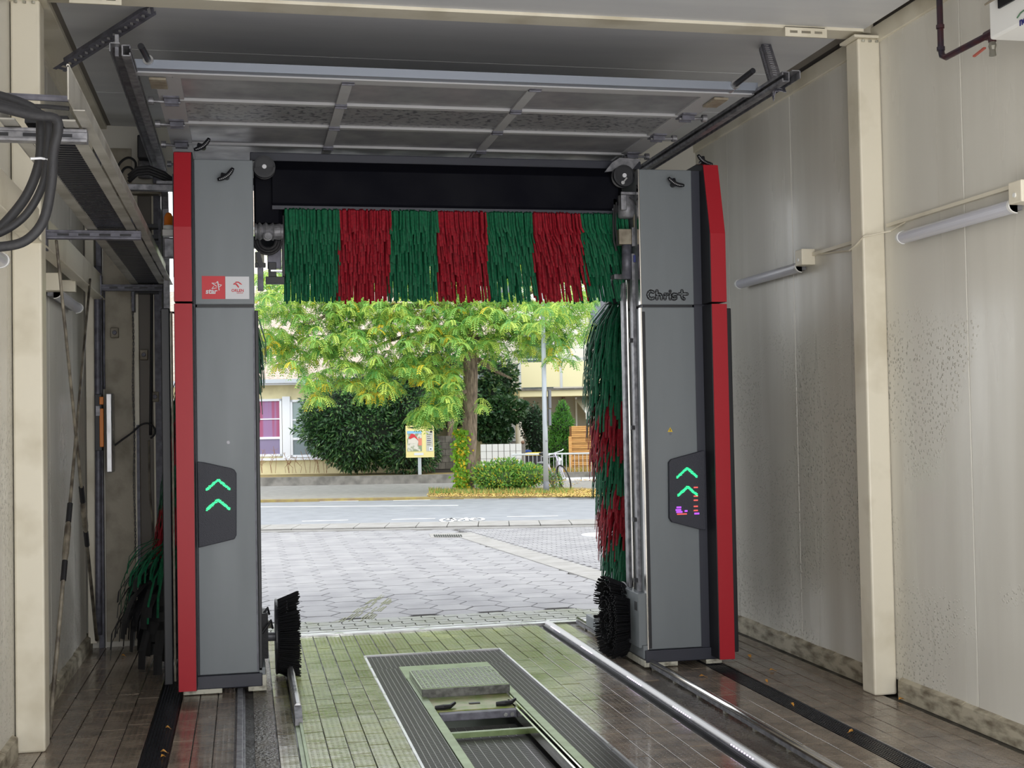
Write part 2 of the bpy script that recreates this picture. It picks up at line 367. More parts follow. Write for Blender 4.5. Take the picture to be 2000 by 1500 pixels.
for c in full[:298]:
    o = bpy.data.objects.new('tile', tile_mesh(c[1]-c[0], c[3]-c[2])); C.objects.link(o); o.parent = floor
    o.location = Vector(((c[0]+c[1])/2, (c[2]+c[3])/2, random.uniform(-.0012, .0012)))-foff
    o.rotation_euler = (random.uniform(-.003,.003), random.uniform(-.004,.004), 0)
rest = MB()
for c in full[298:]:
    dz = random.uniform(-.001, .001); rest.box(c[0]+.002, c[1]-.002, c[2]+.002, c[3]-.002, -.013, dz)
for x0, x1 in ((XL, PX0), (PX1, XR)):
    for c in lane_cells(x0+.01, x1-.01, Y0, 4.98): rest.box(c[0], c[1], c[2], c[3], -.013, 0)
tag(rest.build('tile_field', M['tile'], floor), kind='stuff')

# walls: vertical sandwich panels as parts on a backing
def wall(name, x, sgn, joints, ztop=ZC):
    b = MB(); b.box(min(x+sgn*.03, x+sgn*.15), max(x+sgn*.03, x+sgn*.15), Y0, YE+.15, -.1, ztop)
    wl = struct(b.build(name, M['trimgrey']))
    for a, c in zip(joints[:-1], joints[1:]):
        p = MB(); p.box(min(x, x+sgn*.04), max(x, x+sgn*.04), a+.003, c-.003, .09, 3.99); p.build('panel', M['panel_wall'], wl, bevel=.003)
    return wl
wall('wall_right', XR, 1, [Y0, .2, 1.5, 2.75, 4.0, 5.12, 6.28, 7.33, 8.5, 9.72, 10.45])
wall('wall_left', XL, -1, [Y0, .2, 1.5, 2.75, 4.0, 5.1, 6.2, 7.33, 8.5, 9.6, 10.3])
for nm, x, s in (('trim_1', XR, 1), ('trim_2', XL, -1)):     # painted rail over the panels
    b = MB(); b.box(min(x-s*.02, x+s*.05), max(x-s*.02, x+s*.05), Y0, YE, 3.985, 4.09); struct(b.build(nm, M['cream'], bevel=.004))
b = MB(); b.box(XL, -1.03, 7.35, YE, 4.05, 4.09); struct(b.build('trim_8', M['cream'], bevel=.004)); b = MB(); b.box(-1.045, -.98, 7.35, YE, 4.082, 4.10); struct(b.build('trim_10', M['trimgrey']))
b = MB(); b.box(3.72, 3.80, 7.35, YE, 4.10, 4.13); struct(b.build('trim_9', M['trimgrey']))
for nm, x, s in (('baseboard_right', XR, 1), ('baseboard_left', XL, -1)):
    b = MB(); pts = []
    for y0, y1 in ((Y0, 7.1), (7.32, YE)):
        n = 24
        for i in range(n):
            a = y0+(y1-y0)*i/n; c = y0+(y1-y0)*(i+1)/n; h = .105+random.uniform(-.004, .004)
            b.prism([(x-s*.03, a, -.01), (x+s*.05, a, -.01), (x+s*.05, a, h+.01), (x+s*.005, a, h+.01), (x-s*.028, a, h-.008)], (0, c-a, 0))
    struct(b.build(nm, M['curb']))
# ceiling panels
b = MB(); b.box(XL-.1, XR+.1, Y0, YE+.15, ZC+.04, ZC+.2); ceil = struct(b.build('ceiling', M['trimgrey']))
ys = [Y0, .6, 2.8, 5.0, 7.2, 8.3, 9.4, 10.45]
for a, c in zip(ys[:-1], ys[1:]):
    p = MB(); zc_ = 4.062 if c < 7.25 else 4.078
    p.box(XL+(.05 if c < 7.25 else .20), XR-(.09 if c < 7.25 else .15), a+.003, (c if c < 7.25 else c)-.003 - (.0 if abs(c-7.2) > .01 else .02), zc_, zc_+.06); p.build('panel', M['ceiling'], ceil, bevel=.004)
# end wall around the exit
OX0, OX1, OZ = -.62, 3.02, 3.62
ew = MB(); ew.box(XL-.1, OX0-.02, YE, YE+.18, -.1, ZC); ew.box(OX1+.02, XR+.1, YE, YE+.18, -.1, ZC); ew.box(OX0-.02, OX1+.02, YE, YE+.18, OZ, ZC)
endw = struct(ew.build('wall_end', M['renderw']))
M['dirty'] = mat('dirty_cream_panel', srgb(172,164,148), .6, col2=srgb(128,120,104), nscale=5, contrast=(.45,.75), bump=.1)
MBp = MB(); MBp.box(-1.065, -.845, YE-.02, YE+.01, .04, 3.9); MBp.build('panel', M['dirty'], endw, bevel=.003)
MBp = MB(); MBp.box(-.835, -.80, YE-.06, YE+.01, .02, 3.6); MBp.build('post', M['cream'], endw, bevel=.003)
MBp = MB(); MBp.box(-.80, -.70, YE-.015, YE+.01, .04, 3.6); MBp.build('panel', M['trimgrey'], endw, bevel=.003)
MBp = MB(); MBp.box(-.695, -.66, YE-.05, YE+.01, .02, 3.6); MBp.build('post', M['cream'], endw, bevel=.003)
MBp = MB(); MBp.box(XL+.01, -1.125, YE-.13, YE+.01, .05, 3.98); MBp.build('post', M['cream'], endw, bevel=.004)
MBp = MB(); MBp.box(-1.115, -1.075, YE-.07, YE+.01, .0, 3.98); MBp.build('post', M['galvdark'], endw, bevel=.004)
b = MB(); b.box(OX0-.06, OX0-.005, YE-.06, YE+.2, 0, OZ); b.box(OX1+.005, OX1+.06, YE-.06, YE+.2, 0, OZ); b.box(OX0-.06, OX1+.06, YE-.06, YE+.2, OZ, OZ+.06)
struct(b.build('trim_3', M['galvdark'], bevel=.004))
b = MB(); b.box(OX0, OX1, 10.43, 10.52, -.03, .012); b.box(OX0, OX1, 10.58, 10.62, -.03, .008)
struct(b.build('trim_4', M['steel'], bevel=.003))
b = MB(); b.box(XL, XR, 10.52, 10.58, -.04, -.01); struct(b.build('trim_5', M['black']))

# portal frame: two columns, a cross beam, end plates
def portal():
    t = thing('portal_frame', 'cream painted steel portal frame with two posts and a ceiling beam', 'frame', (1.3, 7.2, 0))
    for x0, x1 in ((-1.195, -1.045), (3.70, 3.848)):
        b = MB(); b.box(x0, x1, 7.16, 7.32, .0, 4.0); b.build('post', M['cream'], t, bevel=.012)
        b = MB(); b.box(x0-(.0 if x0 < 0 else .03), x1+(.03 if x0 < 0 else 0), 7.14, 7.34, 4.0, 4.016); b.build('cap_plate', M['cream'], t, bevel=.002)
        for k in (0, 1, 2):
            b = MB(); b.lathe((x0+.03+.045*k, 7.145 if x0 > 0 else 7.145, 3.985), (0,0,1), [(-.012, .010), (.0, .010)], 6); b.build('bolt', M['offwhite'], t)
    b = MB(); b.box(-1.2, 3.85, 7.24, 7.28, 4.06, 4.2); b.box(-1.2, 3.75, 7.17, 7.34, 4.044, 4.074); b.build('beam', M['cream'], t, bevel=.003)
    for px0, px1, y0, y1 in ((141, 232, 7, 28), (1538, 1612, 72, 91)):
        a = ony((px0+px1)/2, (y0+y1)/2, 7.14); wd = .135; h = .035
        b = MB(); xs = [-wd, -wd+.03, -wd+.08, -.03, .03, wd-.08, wd-.03, wd]
        zt, zb = 4.044, 3.985; zm0, zm1 = 4.022, 4.006
        b.box(a.x-wd, a.x+wd, 7.14, 7.146, zm0, zt); b.box(a.x-wd, a.x+wd, 7.14, 7.146, zb, zm1)
        for i in (0, 2, 4, 6): b.box(a.x+xs[i], a.x+xs[i+1], 7.14, 7.146, zm1, zm0)
        b.box(a.x-wd, a.x+wd*.9, 7.14, 7.2, zt-.004, zt)
        b.build('slotted_plate', M['cream'], t)
portal()

# luminaires along the walls
def wall_lamp(x, y0, y1, z, label, boxside, s):
    t = thing('wall_lamp', label, 'lamp', (x, (y0+y1)/2, z), 'fluorescent lamps on the walls')
    b = MB(); c = x
    prof = []
    for i in range(13):
        a = math.pi*i/12; prof.append((c - s*math.sin(a)*.045, z+math.cos(a)*.036 - .01))
    b.prism([(p[0], y0, p[1]) for p in prof], (0, y1-y0, 0)); b.build('diffuser', M['lampglass'], t, smooth=False)
    for yy in (y0, y1-.02):
        b = MB(); b.prism([(c-(c-p[0])*1.12, yy, z-.01+(p[1]-z+.01)*1.12) for p in prof], (0, .02, 0)); b.build('end_cap', M['white'], t)
    b = MB(); b.box(min(c, c+s*.04), max(c, c+s*.04), y0+.02, y1-.02, z-.03, z+.02); b.build('back_plate', M['galv'], t)
    yb = y1 if boxside > 0 else y0-.11
    b = MB(); b.box(min(c-s*.05, c+s*.05), max(c-s*.05, c+s*.05), yb, yb+.11, z-.01, z+.10); bx = b.build('junction_box', M['cream'], t, bevel=.006)
    b = MB(); b.lathe((c-s*.05, yb+.055, z+.03), (-s, 0, 0), [(0, .012), (.006, .012)], 10); b.build('screw', M['white'], bx)
    return t
wall_lamp(3.80, 5.72, 6.86, 2.74, 'long grey wall lamp right of the right hand post, nearest the heater', -1, 1)
wall_lamp(3.80, 8.25, 9.38, 2.74, 'shorter looking wall lamp on the right wall behind the post, nearer the wash gantry', -1, 1)
wall_lamp(-1.15, 8.35, 9.45, 2.56, 'wall lamp on the left wall behind the crossed poles', -1, -1)
wall_lamp(-1.15, 5.3, 6.55, 2.53, 'wall lamp at the left picture edge below the black hoses', -1, -1)
b = MB(); b.tube([(3.84, 6.9, 2.83), (3.83, 7.05, 2.80), (3.70, 7.15, 2.78), (3.695, 7.24, 2.74), (3.70, 7.34, 2.72), (3.835, 7.42, 2.74), (3.84, 8.15, 2.80)], .006, 6)
tag(b.build('lamp_cable', M['cream']), 'thin cream cable linking the two right wall lamps across the post', 'cable')
b = MB(); b.box(3.825, 3.849, 5.6, 7.1, 2.83, 2.85); b.box(3.825, 3.849, 7.34, 8.15, 2.79, 2.812)
tag(b.build('cable_duct', M['cream']), 'slim cream cable duct above the right wall lamps', 'cable duct')

# heater and pipe, top right
def heater():
    t = thing('air_heater', 'white louvred air heater at the top right picture corner', 'heater', (3.5, 5.0, 3.46))
    b = MB(); b.box(3.44, 3.8, 4.75, 5.36, 3.44, 3.99); b.build('housing', M['white'], t, bevel=.012)
    b = MB(); b.box(3.43, 3.4405, 4.80, 5.27, 3.56, 3.94); b.build('outlet', M['ink'], t)
    for k in range(5):
        z = 3.60+k*.075; b = MB(); b.prism([(3.44, 5.30, z+.03), (3.38, 5.30, z-.012), (3.383, 5.30, z-.02), (3.445, 5.30, z+.018)], (0, -.5, 0)); b.build('louvre', M['beigebox'], t)
    p = onx(1991, 46, 3.436)
    text_mb('no', (3.436, p.y, p.z-.012), (0, -1, 0), (0, 0, 1), .055, .002, M['navy'], t, 'lettering', offset=.01)
    b = MB(); b.tube([(3.435, p.y-.005+.02, p.z+.03), (3.435, p.y-.02+.01, p.z+.044), (3.435, p.y-.05, p.z+.05)], .003, 5); b.build('logo_arc', M['gprint'], t)
    b = MB(); b.box(3.8, 3.85, 4.9, 5.2, 3.6, 3.9); b.build('bracket', M['galv'], t)
heater()
t = thing('water_pipe', 'maroon painted water pipe with an elbow beside the heater', 'pipe', (3.7, 6.2, 3.6))
b = MB(); b.tube([(3.7, 6.22, 4.2), (3.7, 6.22, 3.66), (3.7, 6.21, 3.62), (3.7, 6.17, 3.60), (3.7, 6.1, 3.60), (3.7, 5.36, 3.60)], .017, 10); b.build('tube', M['pipe'], t, smooth=True)
for z in (3.78, 3.66): b = MB(); b.lathe((3.7, 6.22, z), (0,0,1), [(-.01,.022),(.01,.022)], 10); b.build('collar', M['pipe'], t)
b = MB(); b.lathe((3.7, 5.74, 3.60), (0,1,0), [(-.05,.024),(.05,.024)], 10); b.lathe((3.7, 5.74, 3.60), (0,0,-1), [(0,.02),(.045,.02)], 10); b.build('tee_fitting', M['pipe'], t)
b = MB(); b.lathe((3.7, 5.74, 3.555), (0,0,-1), [(0,.016),(.02,.02),(.04,.015),(.07,.018)], 8); v = b.build('valve', M['brass'], t)
b = MB(); b.bar((3.67, 5.76, 3.53), (3.67, 5.86, 3.515), .014, .008); b.build('lever', M['valve'], v)

# ------------------------------------------------------------------ drains, pit, rails in the floor
def grating(name, x0, x1, y0, y1, z, dx, dy, t=.003, h=.02, mtl=None, parent=None, frame=True):
    b = MB(); n = max(1, round((x1-x0)/dx)); m = max(1, round((y1-y0)/dy))
    for i in range(n+1): x = x0+(x1-x0)*i/n; b.box(x-t/2, x+t/2, y0, y1, z-h, z)
    for j in range(m+1): y = y0+(y1-y0)*j/m; b.box(x0, x1, y-t/2, y+t/2, z-h*.6, z-.001)
    return b.build(name, mtl or M['steel'], parent)
M['grate'] = mat('wet_steel_grating', srgb(120,120,118), .3, .8)
M['gratedark'] = mat('black_drain_grating', srgb(34,35,42), .3, .3)
def pit():
    t = thing('pit_grating', 'rectangular steel grating ring set in the floor around the wheel pit', 'grating', (1.34, 8, 0))
    segs = [(.85, 1.02, 8.9, 9.41)]
    for k, (a, c) in enumerate(((4.0, 5.2), (5.2, 6.4), (6.4, 7.65), (7.65, 8.92))):
        tag(grating('grating_panel', .85, 1.03, a+.005, c-.005, -.005, .03, .0135, .0028, .022, M['grate'], t))
        tag(grating('grating_panel', 1.655, 1.83, a+.005, c-.005, -.005, .03, .0135, .0028, .022, M['grate'], t))
    grating('grating_panel', .85, 1.83, 8.925, 9.41, -.005, .034, .0135, .0028, .022, M['grate'], t)
    b = MB()
    b.box(.832, .846, 3.6, 9.42, -.02, .006); b.box(1.834, 1.848, 3.6, 9.42, -.02, .006); b.box(.832, 1.848, 9.41, 9.425, -.02, .006)
    b.build('outer_frame', M['steel'], t)
    M['greensteel'] = mat('algae_covered_steel', srgb(140,160,118), .3, .3, col2=srgb(112,130,84), nscale=8)
    b = MB()
    for x0, x1 in ((1.035, 1.085), (1.60, 1.65)): b.box(x0, x1, 3.6, 8.92, -.05, .004)
    b.build('side_beam', M['greensteel'], t, bevel=.002)
    b = MB(); b.box(1.03, 1.656, 8.50, 8.925, -.02, .0045); b.build('end_plate', M['greensteel'], t)
    b = MB(); b.box(1.56, 1.572, 3.6, 7.75, -.07, -.01); b.box(1.585, 1.595, 3.6, 7.9, -.04, -.002); b.build('inner_rail', M['chrome'], t)
    b = MB(); b.box(.84, 1.035, 3.6, 9.42, -.74, -.2); b.box(1.65, 1.84, 3.6, 9.42, -.74, -.2); b.build('pit_lining', M['grout'], t)
    grating('inner_grating', 1.09, 1.555, 3.7, 7.5, -.10, .052, .014, .003, .02, M['grate'], t)
    b = MB(); b.box(1.085, 1.60, 7.20, 7.235, -.09, -.06); b.build('cross_bar', M['greensteel'], t)
    b = MB(); b.box(1.085, 1.60, 3.7, 7.9, -.16, -.14); b.build('sump_sheet', M['gratedark'], t)
    # turntable carriage with the raised tread plate
    c = thing('wheel_positioning_carriage', 'raised tread plate carriage standing on the pit rails', 'carriage', (1.33, 8.2, .02))
    b = MB(); b.box(1.055, 1.61, 7.92, 8.54, .004, .05)
    pl = b.build('tread_plate', M['greensteel'], c, bevel=.004)
    b = MB()
    for i in range(18):
        for j in range(20):
            x = 1.075+i*.0302; y = 7.945+j*.0298; s = 1 if (i+j) % 2 else -1
            b.obox((x, y, .051), (.009, .005*s, 0), (-.002*s, .0025, 0), (0, 0, .0015))
    b.build('tread_pattern', M['steel'], pl)
    M['frontedge'] = mat('scuffed_grey_edge', srgb(110,110,108), .45, .3, col2=srgb(70,70,68), nscale=30)
    b = MB(); b.box(1.056, 1.609, 7.910, 7.922, -.004, .047); b.build('front_edge', M['frontedge'], c)
    b = MB(); b.box(1.085, 1.60, 7.55, 7.94, -.03, -.010); b.build('sliding_plate', mat('mossy_plate', srgb(128,150,70), .4, .1, col2=srgb(168,166,120), nscale=14), c, bevel=.002)
    b = MB(); b.box(1.10, 1.56, 7.47, 7.53, -.055, -.012); b.build('front_beam', M['galvdark'], c, bevel=.004)
    for x in (1.15, 1.52):
        b = MB(); b.tube([(x-.06, 7.60, 0), (x-.01, 7.585, .004), (x+.03, 7.60, .004), (x+.065, 7.64, .014)], [.013, .017, .014, .010], 8); b.build('clamp_arm', M['black'], c)
    b = MB(); b.obox((1.345, 7.70, -.01), (.033, 0, 0), (0, .012, 0), (0, 0, .006)); b.build('slot', M['black'], c)
    for x in (1.49, 1.53): b = MB(); b.lathe((x, 7.468, -.035), (0, -1, 0), [(0, .012), (.006, .012)], 10); b.build('bolt_head', M['steel'], c)
pit()
def channel(x0, x1, y0, y1, label):
    t = thing('drain_channel', label, 'drain', ((x0+x1)/2, (y0+y1)/2, -.01), None)
    b = MB(); b.box(x0, x1, y0, y1, -.0118, -.0095); b.box(x0, x0+.004, y0, y1, -.0118, .001); b.box(x1-.004, x1, y0, y1, -.0118, .001); b.build('channel_body', M['gratedark'], t)
    y = y0; k = 0
    while y < y1-.05:
        grating('grating_segment', x0+.008, x1-.008, y+.003, min(y+1.0, y1)-.003, -.0015, .016, .022, .006, .008, M['gratedark'], t); y += 1.0
channel(-.54, -.405, 5.0, 10.4, 'black slotted drain channel in the floor left of the wash gantry')
channel(3.075, 3.21, 4.6, 10.4, 'black slotted drain channel in the floor right of the wash gantry')
# rough mortar strips
b = MB(); b.box(.035, .15, 5, 10.4, -.013, -.004); b.box(2.47, 2.79, 4.6, 10.4, -.013, -.006)
M['rough_mortar'] = mat('wet_gravelly_mortar', srgb(64,56,50), .12, rvar=.5, nscale=9, nstretch=(1,.4,1), bump=1.0, bscale=55, col2=srgb(110,104,92), contrast=(.45,.75))
tag(b.build('mortar_strip', M['rough_mortar'], floor))
# left running rail
b = MB(); b.box(-.062, -.028, 5.0, 10.35, -.01, .03); b.box(-.075, -.015, 5.0, 10.35, -.012, -.002)
tag(b.build('running_rail', M['galv'], bevel=.003), 'flat galvanised running rail under the left gantry leg', 'rail')
# right running rail : round bar on studs
t = thing('running_rail', 'shiny round running rail on studs under the right gantry leg', 'rail', (2.7, 7, 0))
b = MB(); b.tube([(2.69, 4.6, .045), (2.69, 10.35, .045)], .016, 12); b.build('rail_bar', M['chrome'], t, smooth=True)
b = MB(); b.box(2.676, 2.704, 4.6, 10.35, .010, .032); b.build('rail_bed', M['galv'], t)
for k in range(13):
    b = MB(); b.box(2.68, 2.70, 4.8+k*.44, 4.83+k*.44, -.012, .014); b.build('stud', M['brass'], t)
# lit guide rail right
t = thing('guide_rail', 'silver tubular guide rail with small violet lights right of the pit', 'rail', (2.42, 8, 0))
b = MB(); b.prism([(2.40, 4.5, -.01), (2.402, 4.5, .032), (2.412, 4.5, .046), (2.426, 4.5, .052), (2.442, 4.5, .048), (2.452, 4.5, .034), (2.454, 4.5, -.01)], (0, 5.82, 0)); b.build('rail_profile', mat('brushed_silver_rail', srgb(176,175,176), .42, .75), t, bevel=.004)
b = MB(); b.box(2.388, 2.401, 4.5, 10.32, -.012, .012); b.build('rubber_foot', M['black'], t)
b = MB(); b.prism([(2.3985, 4.5, .016), (2.3995, 4.5, .026), (2.404, 4.5, .026), (2.404, 4.5, .016)], (0, 5.5, 0)); b.build('light_groove', M['galvdark'], t)
for yc in (9.95, 9.0, 7.85, 6.95, 6.05):
    b = MB()
    for k in range(9): b.sphere((2.4005, yc-.14+k*.035, .034), .0042, 6)
    b.build('light_row', M['ledwhite'], t)['kind'] = 'stuff'
# low guide rail left
t = thing('guide_rail', 'short stainless guide rail with a sloping end left of the pit', 'rail', (.28, 8.5, 0))
b = MB(); b.prism([(.262, 7.56, -.01), (.262, 7.56, .075), (.275, 7.56, .09), (.295, 7.56, .09), (.305, 7.56, .07), (.305, 7.56, -.01)], (0, 2.8, 0)); b.build('rail_profile', M['steel'], t, bevel=.003)
b = MB(); b.prism([(.262, 7.56, -.01), (.262, 7.56, .075), (.262, 7.42, .03), (.262, 7.40, -.01)], (.043, 0, 0)); b.build('end_ramp', M['galv'], t)
b = MB(); b.box(.262, .285, 5.0, 7.40, -.012, -.004); b.box(.285, .30, 5.0, 7.40, -.012, .012); b.build('edge_strip', M['greensteel'], t)

# ------------------------------------------------------------------ wash gantry
YG = 8.40
GAN = thing('wash_gantry', 'grey and red roll-over car wash gantry with green and red brushes', 'car wash machine', (1.4, 9.0, 0))
def part(mb, name, m, parent=None, **k): return mb.build(name, m, parent or GAN, **k)
def column(side):
    if side < 0: gx0, gx1, rx0, rx1 = -.297, .075, -.42, -.306
    else: gx0, gx1, rx0, rx1 = 2.682, 3.062, 3.12, 3.235
    # grey panels
    b = MB(); b.box(gx0, gx1, YG, YG+.5, .12, 2.462); part(b, 'lower_panel', M['grey'], bevel=.006)
    b = MB(); b.box(gx0, gx1, YG, YG+.5, 2.478, 3.415); up = part(b, 'upper_panel', M['grey'], bevel=.006)
    b = MB(); b.box(gx0+.01, gx1-.01, YG+.015, YG+.48, .1, 3.40); part(b, 'inner_frame', M['black'])
    # dark recess and red fin
    dx0, dx1 = (rx0, gx0) if side < 0 else (gx1, rx1)
    b = MB(); b.box(dx0+.005, dx1, YG+.02, YG+.5, .1, 3.40); part(b, 'side_cheek', M['dark'])
    for z0, z1, nm in ((.06, 2.468, 'lower_fin'), (2.482, 3.47, 'upper_fin')):
        d0 = .17; prof = []
        def fr(z): return YG-(.17 if z < 2.95 else max(.04, .17-.22*(z-2.95)))
        zs = [z0, z1] if z1 < 3 else [z0, 2.95, 3.2, 3.38, 3.44, z1]
        front = [(fr(z) if z < 3.46 else YG+.06, z) for z in zs]
        poly = [(rx0, y, z) for y, z in front] + [(rx0, YG+.4, z1-.0), (rx0, YG+.4, z0)]
        b = MB(); b.prism(poly, (rx1-rx0, 0, 0)); part(b, nm+'_core', M['black'], bevel=.003)
        b = MB(); q = [(y-.006, z) for y, z in front] ; q2 = [(y+.002, z) for y, z in front]
        b.prism([(rx0+.004, y, z) for y, z in q]+[(rx0+.004, y, z) for y, z in reversed(q2)], (rx1-rx0-.008, 0, 0)); part(b, nm, M['red'])
        if side > 0:
            b = MB(); b.box(rx0-.06, rx0-.001, YG-.0, YG+.02, z0, min(z1, 3.41)); part(b, 'recess_strip', M['dark'])
    # base
    b = MB(); bx0, bx1 = (gx0-.09, gx1+.02) if side < 0 else (gx0-.03, rx1-.06)
    b.box(bx0, bx1, YG-.02, YG+.55, .035, .118); part(b, 'base_beam', M['dark'], bevel=.006)
    b = MB(); b.box(bx0-.01, bx0+.23, YG-.015, YG+.5, .005, .05); b.box(bx1-.09, bx1+.025, YG-.015, YG+.5, .005, .105); part(b, 'base_plate', M['offwhite'], bevel=.004)
    # wheels running on the rail
    for y in (YG+.12, YG+1.35):
        xw = -.045 if side < 0 else 2.69
        b = MB(); b.lathe((xw-.03, y, .09), (1,0,0), [(0,.05),(.06,.05)], 16); part(b, 'running_wheel', M['galvdark'])
    b = MB(); ix = gx1 if side < 0 else gx0-.04
    b.box(ix, ix+.04, YG-.0, YG+1.5, .06, .15); part(b, 'side_beam', M['grey'], bevel=.004)
    # inner face edge profiles
    if side < 0:
        b = MB(); b.box(gx1, gx1+.022, YG+.0, YG+.12, .13, 2.44); part(b, 'edge_profile', M['black'], bevel=.004)
        b = MB(); b.box(gx1-.012, gx1-.004, YG-.004, YG+.0, .13, 2.44); part(b, 'edge_trim', M['galvdark'])
    else:
        b = MB(); b.box(gx0-.012, gx0+.0, YG-.006, YG+.04, .12, 2.46); b.box(gx0-.010, gx0, YG-.006, YG+.04, 2.478, 3.415); part(b, 'edge_profile', M['chrome'], bevel=.003)
        b = MB(); b.box(gx0-.002, gx0+.018, YG-.012, YG-.0, .13, 2.43); part(b, 'edge_seal', M['black'], bevel=.003)
        for yy, w_, m_ in ((YG+.14, .05, 'galv'), (YG+.20, .02, 'black'), (YG+.27, .03, 'chrome'), (YG+.36, .07, 'galv')):
            b = MB(); b.box(gx0-.016-w_*.1, gx0+.005, yy, yy+w_, .5, 2.85); part(b, 'lift_guide', M[m_], bevel=.002)
        for z in (2.23, 1.62, .98, .56):
            b = MB(); b.box(gx0-.04, gx0, YG+.17, YG+.2, z, z+.03); part(b, 'guide_clip', M['black'])
        b = MB(); b.box(gx0-.06, gx0, YG+.03, YG+.42, .13, .50); part(b, 'motor_bracket', M['grey'], bevel=.003)
        b = MB(); b.box(gx0-.062, gx0-.058, YG+.22, YG+.38, .16, .44); b.box(gx0-.062, gx0-.058, YG+.06, YG+.12, .38, .44); part(b, 'bracket_cutout', M['ink'])
    # outer splash guard
    ox = -.515 if side < 0 else 3.30
    b = MB(); b.box(ox, ox+.055, YG+.06, YG+.12, .06, 2.46); part(b, 'splash_guard', M['black'], bevel=.006)
    b = MB(); b.box(ox-.02 if side > 0 else ox+.06, ox-.008 if side > 0 else ox+.072, YG+.07, YG+.10, .08, 2.44); part(b, 'guard_rail', M['beigebox'] if side < 0 else M['steel'])
    for z in (.3, 1.3, 2.44):
        b = MB(); b.bar((ox+.03, YG+.10, z), ((rx0+rx1)/2, YG+.25, z), .012, .012); part(b, 'guard_bracket', M['black'])
    # LED panel
    if side < 0:
        pts = [(385,902),(397,903),(452,915),(458,918),(462,925),(462,1045),(458,1053),(388,1070)]
    else:
        pts = [(1377,881),(1374,880),(1312,897),(1307,903),(1308,1012),(1313,1020),(1367,1034),(1379,1035)]
    yl = YG-.035
    P = [ony(x, y, yl) for x, y in pts]
    b = MB(); b.prism(P, (0, .034, 0)); led = part(b, 'display_panel', M['screen'], bevel=.004)
    def chev(cx, cyy, w_, h_):
        b = MB(); A, Bp, Cc = (ony(cx-w_, cyy+h_, yl-.003), ony(cx, cyy, yl-.003), ony(cx+w_, cyy+h_-1, yl-.003))
        for p, q in ((A, Bp), (Bp, Cc)):
            for i in range(9):
                for j in (0, 1):
                    s_ = p.lerp(q, (i+.5)/9); b.obox(s_+Vector((random.uniform(-.002,.002), 0, (j-.5)*.009+random.uniform(-.002,.002))), (.0062,0,0), (0,.001,0), (0,0,.0038))
        part(b, 'arrow_light', M['led'], led)
    if side < 0:
        chev(426, 937, 23, 20); chev(426, 976, 23, 20)
    else:
        chev(1342, 914, 20, 19); chev(1343, 951, 19, 17)
        for yy in (952, 969, 977, 989, 997): b = MB(); b.obox(ony(1359, yy, yl-.003), (.015,0,0), (0,.001,0), (0,0,.0045)); part(b, 'fault_light', M['ledred'], led)
        b = MB(); b.obox(ony(1332, 1004, yl-.003), (.035,0,0), (0,.001,0), (0,0,.004)); part(b, 'fault_light', M['ledred'], led)
        b = MB()
        for xx, yy, ww in ((1326, 991, .017), (1325, 996, .02), (1327, 1000, .022), (1340, 998, .01), (1361, 1003, .018)): b.obox(ony(xx, yy, yl-.003), (ww,0,0), (0,.001,0), (0,0,.006))
        part(b, 'status_light', M['ledpurple'], led)
    return up
upL = column(-1); upR = column(1)
def onf(px, py, d=.0): return ony(px, py, YG-d)
# LED spot lamps with curved arms
def spot(px, py, rot, name='spot_lamp', y=YG-.03):
    c = ony(px, py, y); r = Vector((math.cos(rot), 0, math.sin(rot))); u = Vector((-r.z, 0, r.x))
    b = MB(); n = 9
    pts = []
    for i in range(n):
        t_ = (i/(n-1)-.5)*2; pts.append(c+r*(t_*.062)+u*(.016*t_*t_-.0) + Vector((0, -.03, 0)))
    b.tube(pts, [.010,.014,.015,.015,.015,.015,.015,.014,.010], 8)
    o = part(b, name, M['black'], smooth=True)
    b = MB(); b.lathe(c+Vector((0,.03,0)), (0,-1,0), [(0,.018),(.05,.018)], 10); b.tube([c+u*.03-r*.02+Vector((0,-.01,0)), c+Vector((0,-.02,0))], .014, 8); part(b, 'lamp_joint', M['black'], o)
    b = MB()
    for i in range(10):
        t_ = (i/9-.5)*2*.85; b.sphere(c+r*(t_*.06)+u*(.016*t_*t_-.006)+Vector((0,-.0455,0)), .0028, 6)
    part(b, 'led_chips', M['swhite'], o)
spot(443, 345, math.radians(38)); spot(397, 287, math.radians(38), y=YG+.1); spot(1316, 360, math.radians(-25)); spot(1372, 317, math.radians(-32), y=YG+.05)
# stickers
def rectf(px0, py0, px1, py1, d, th): 
    a = onf(px0, py0, d); c = onf(px1, py1, d); b = MB(); b.box(a.x, c.x, YG-d, YG-d+th, c.z, a.z); return b
s1 = part(rectf(394, 539, 440, 584, .002, .0018), 'red_sticker', M['sred']); s2 = part(rectf(440, 540, 487, 584, .002, .0018), 'white_sticker', M['swhite'])
o_ = onf(401.5, 573.5, .0035); text_mb('star', o_, (1,0,0), (0,0,1), .047, .0006, M['swhite'], s1, 'lettering', offset=.03, sx=.98, shear=.1)
ce = onf(424, 559, .0035); b = MB(); K = [(414,553),(421.5,557),(429.5,561),(413.5,564.5),(419,558),(425,549.5),(428,567),(425,549.5),(427,555),(432.5,556.5),(427.5,561)]
star = [((425,549.5),(428,567),1.5),((413.5,552.5),(423.5,559.5),1.1),((413.5,552.5),(421,553.5),.8),((421,553.5),(425,549.5),.9),((426,555),(433,556.5),.8),((433,556.5),(427,561.5),1.0),((413.5,564.5),(417.5,559),1.0),((413.5,564.5),(423.5,562),.9)]
for p, q, wd in star: b.bar(onf(*p, .0035), onf(*q, .0035), .0008, wd*.0034*1.3, up=(0,0,1)); 
part(b, 'star_emblem', M['swhite'], s1)
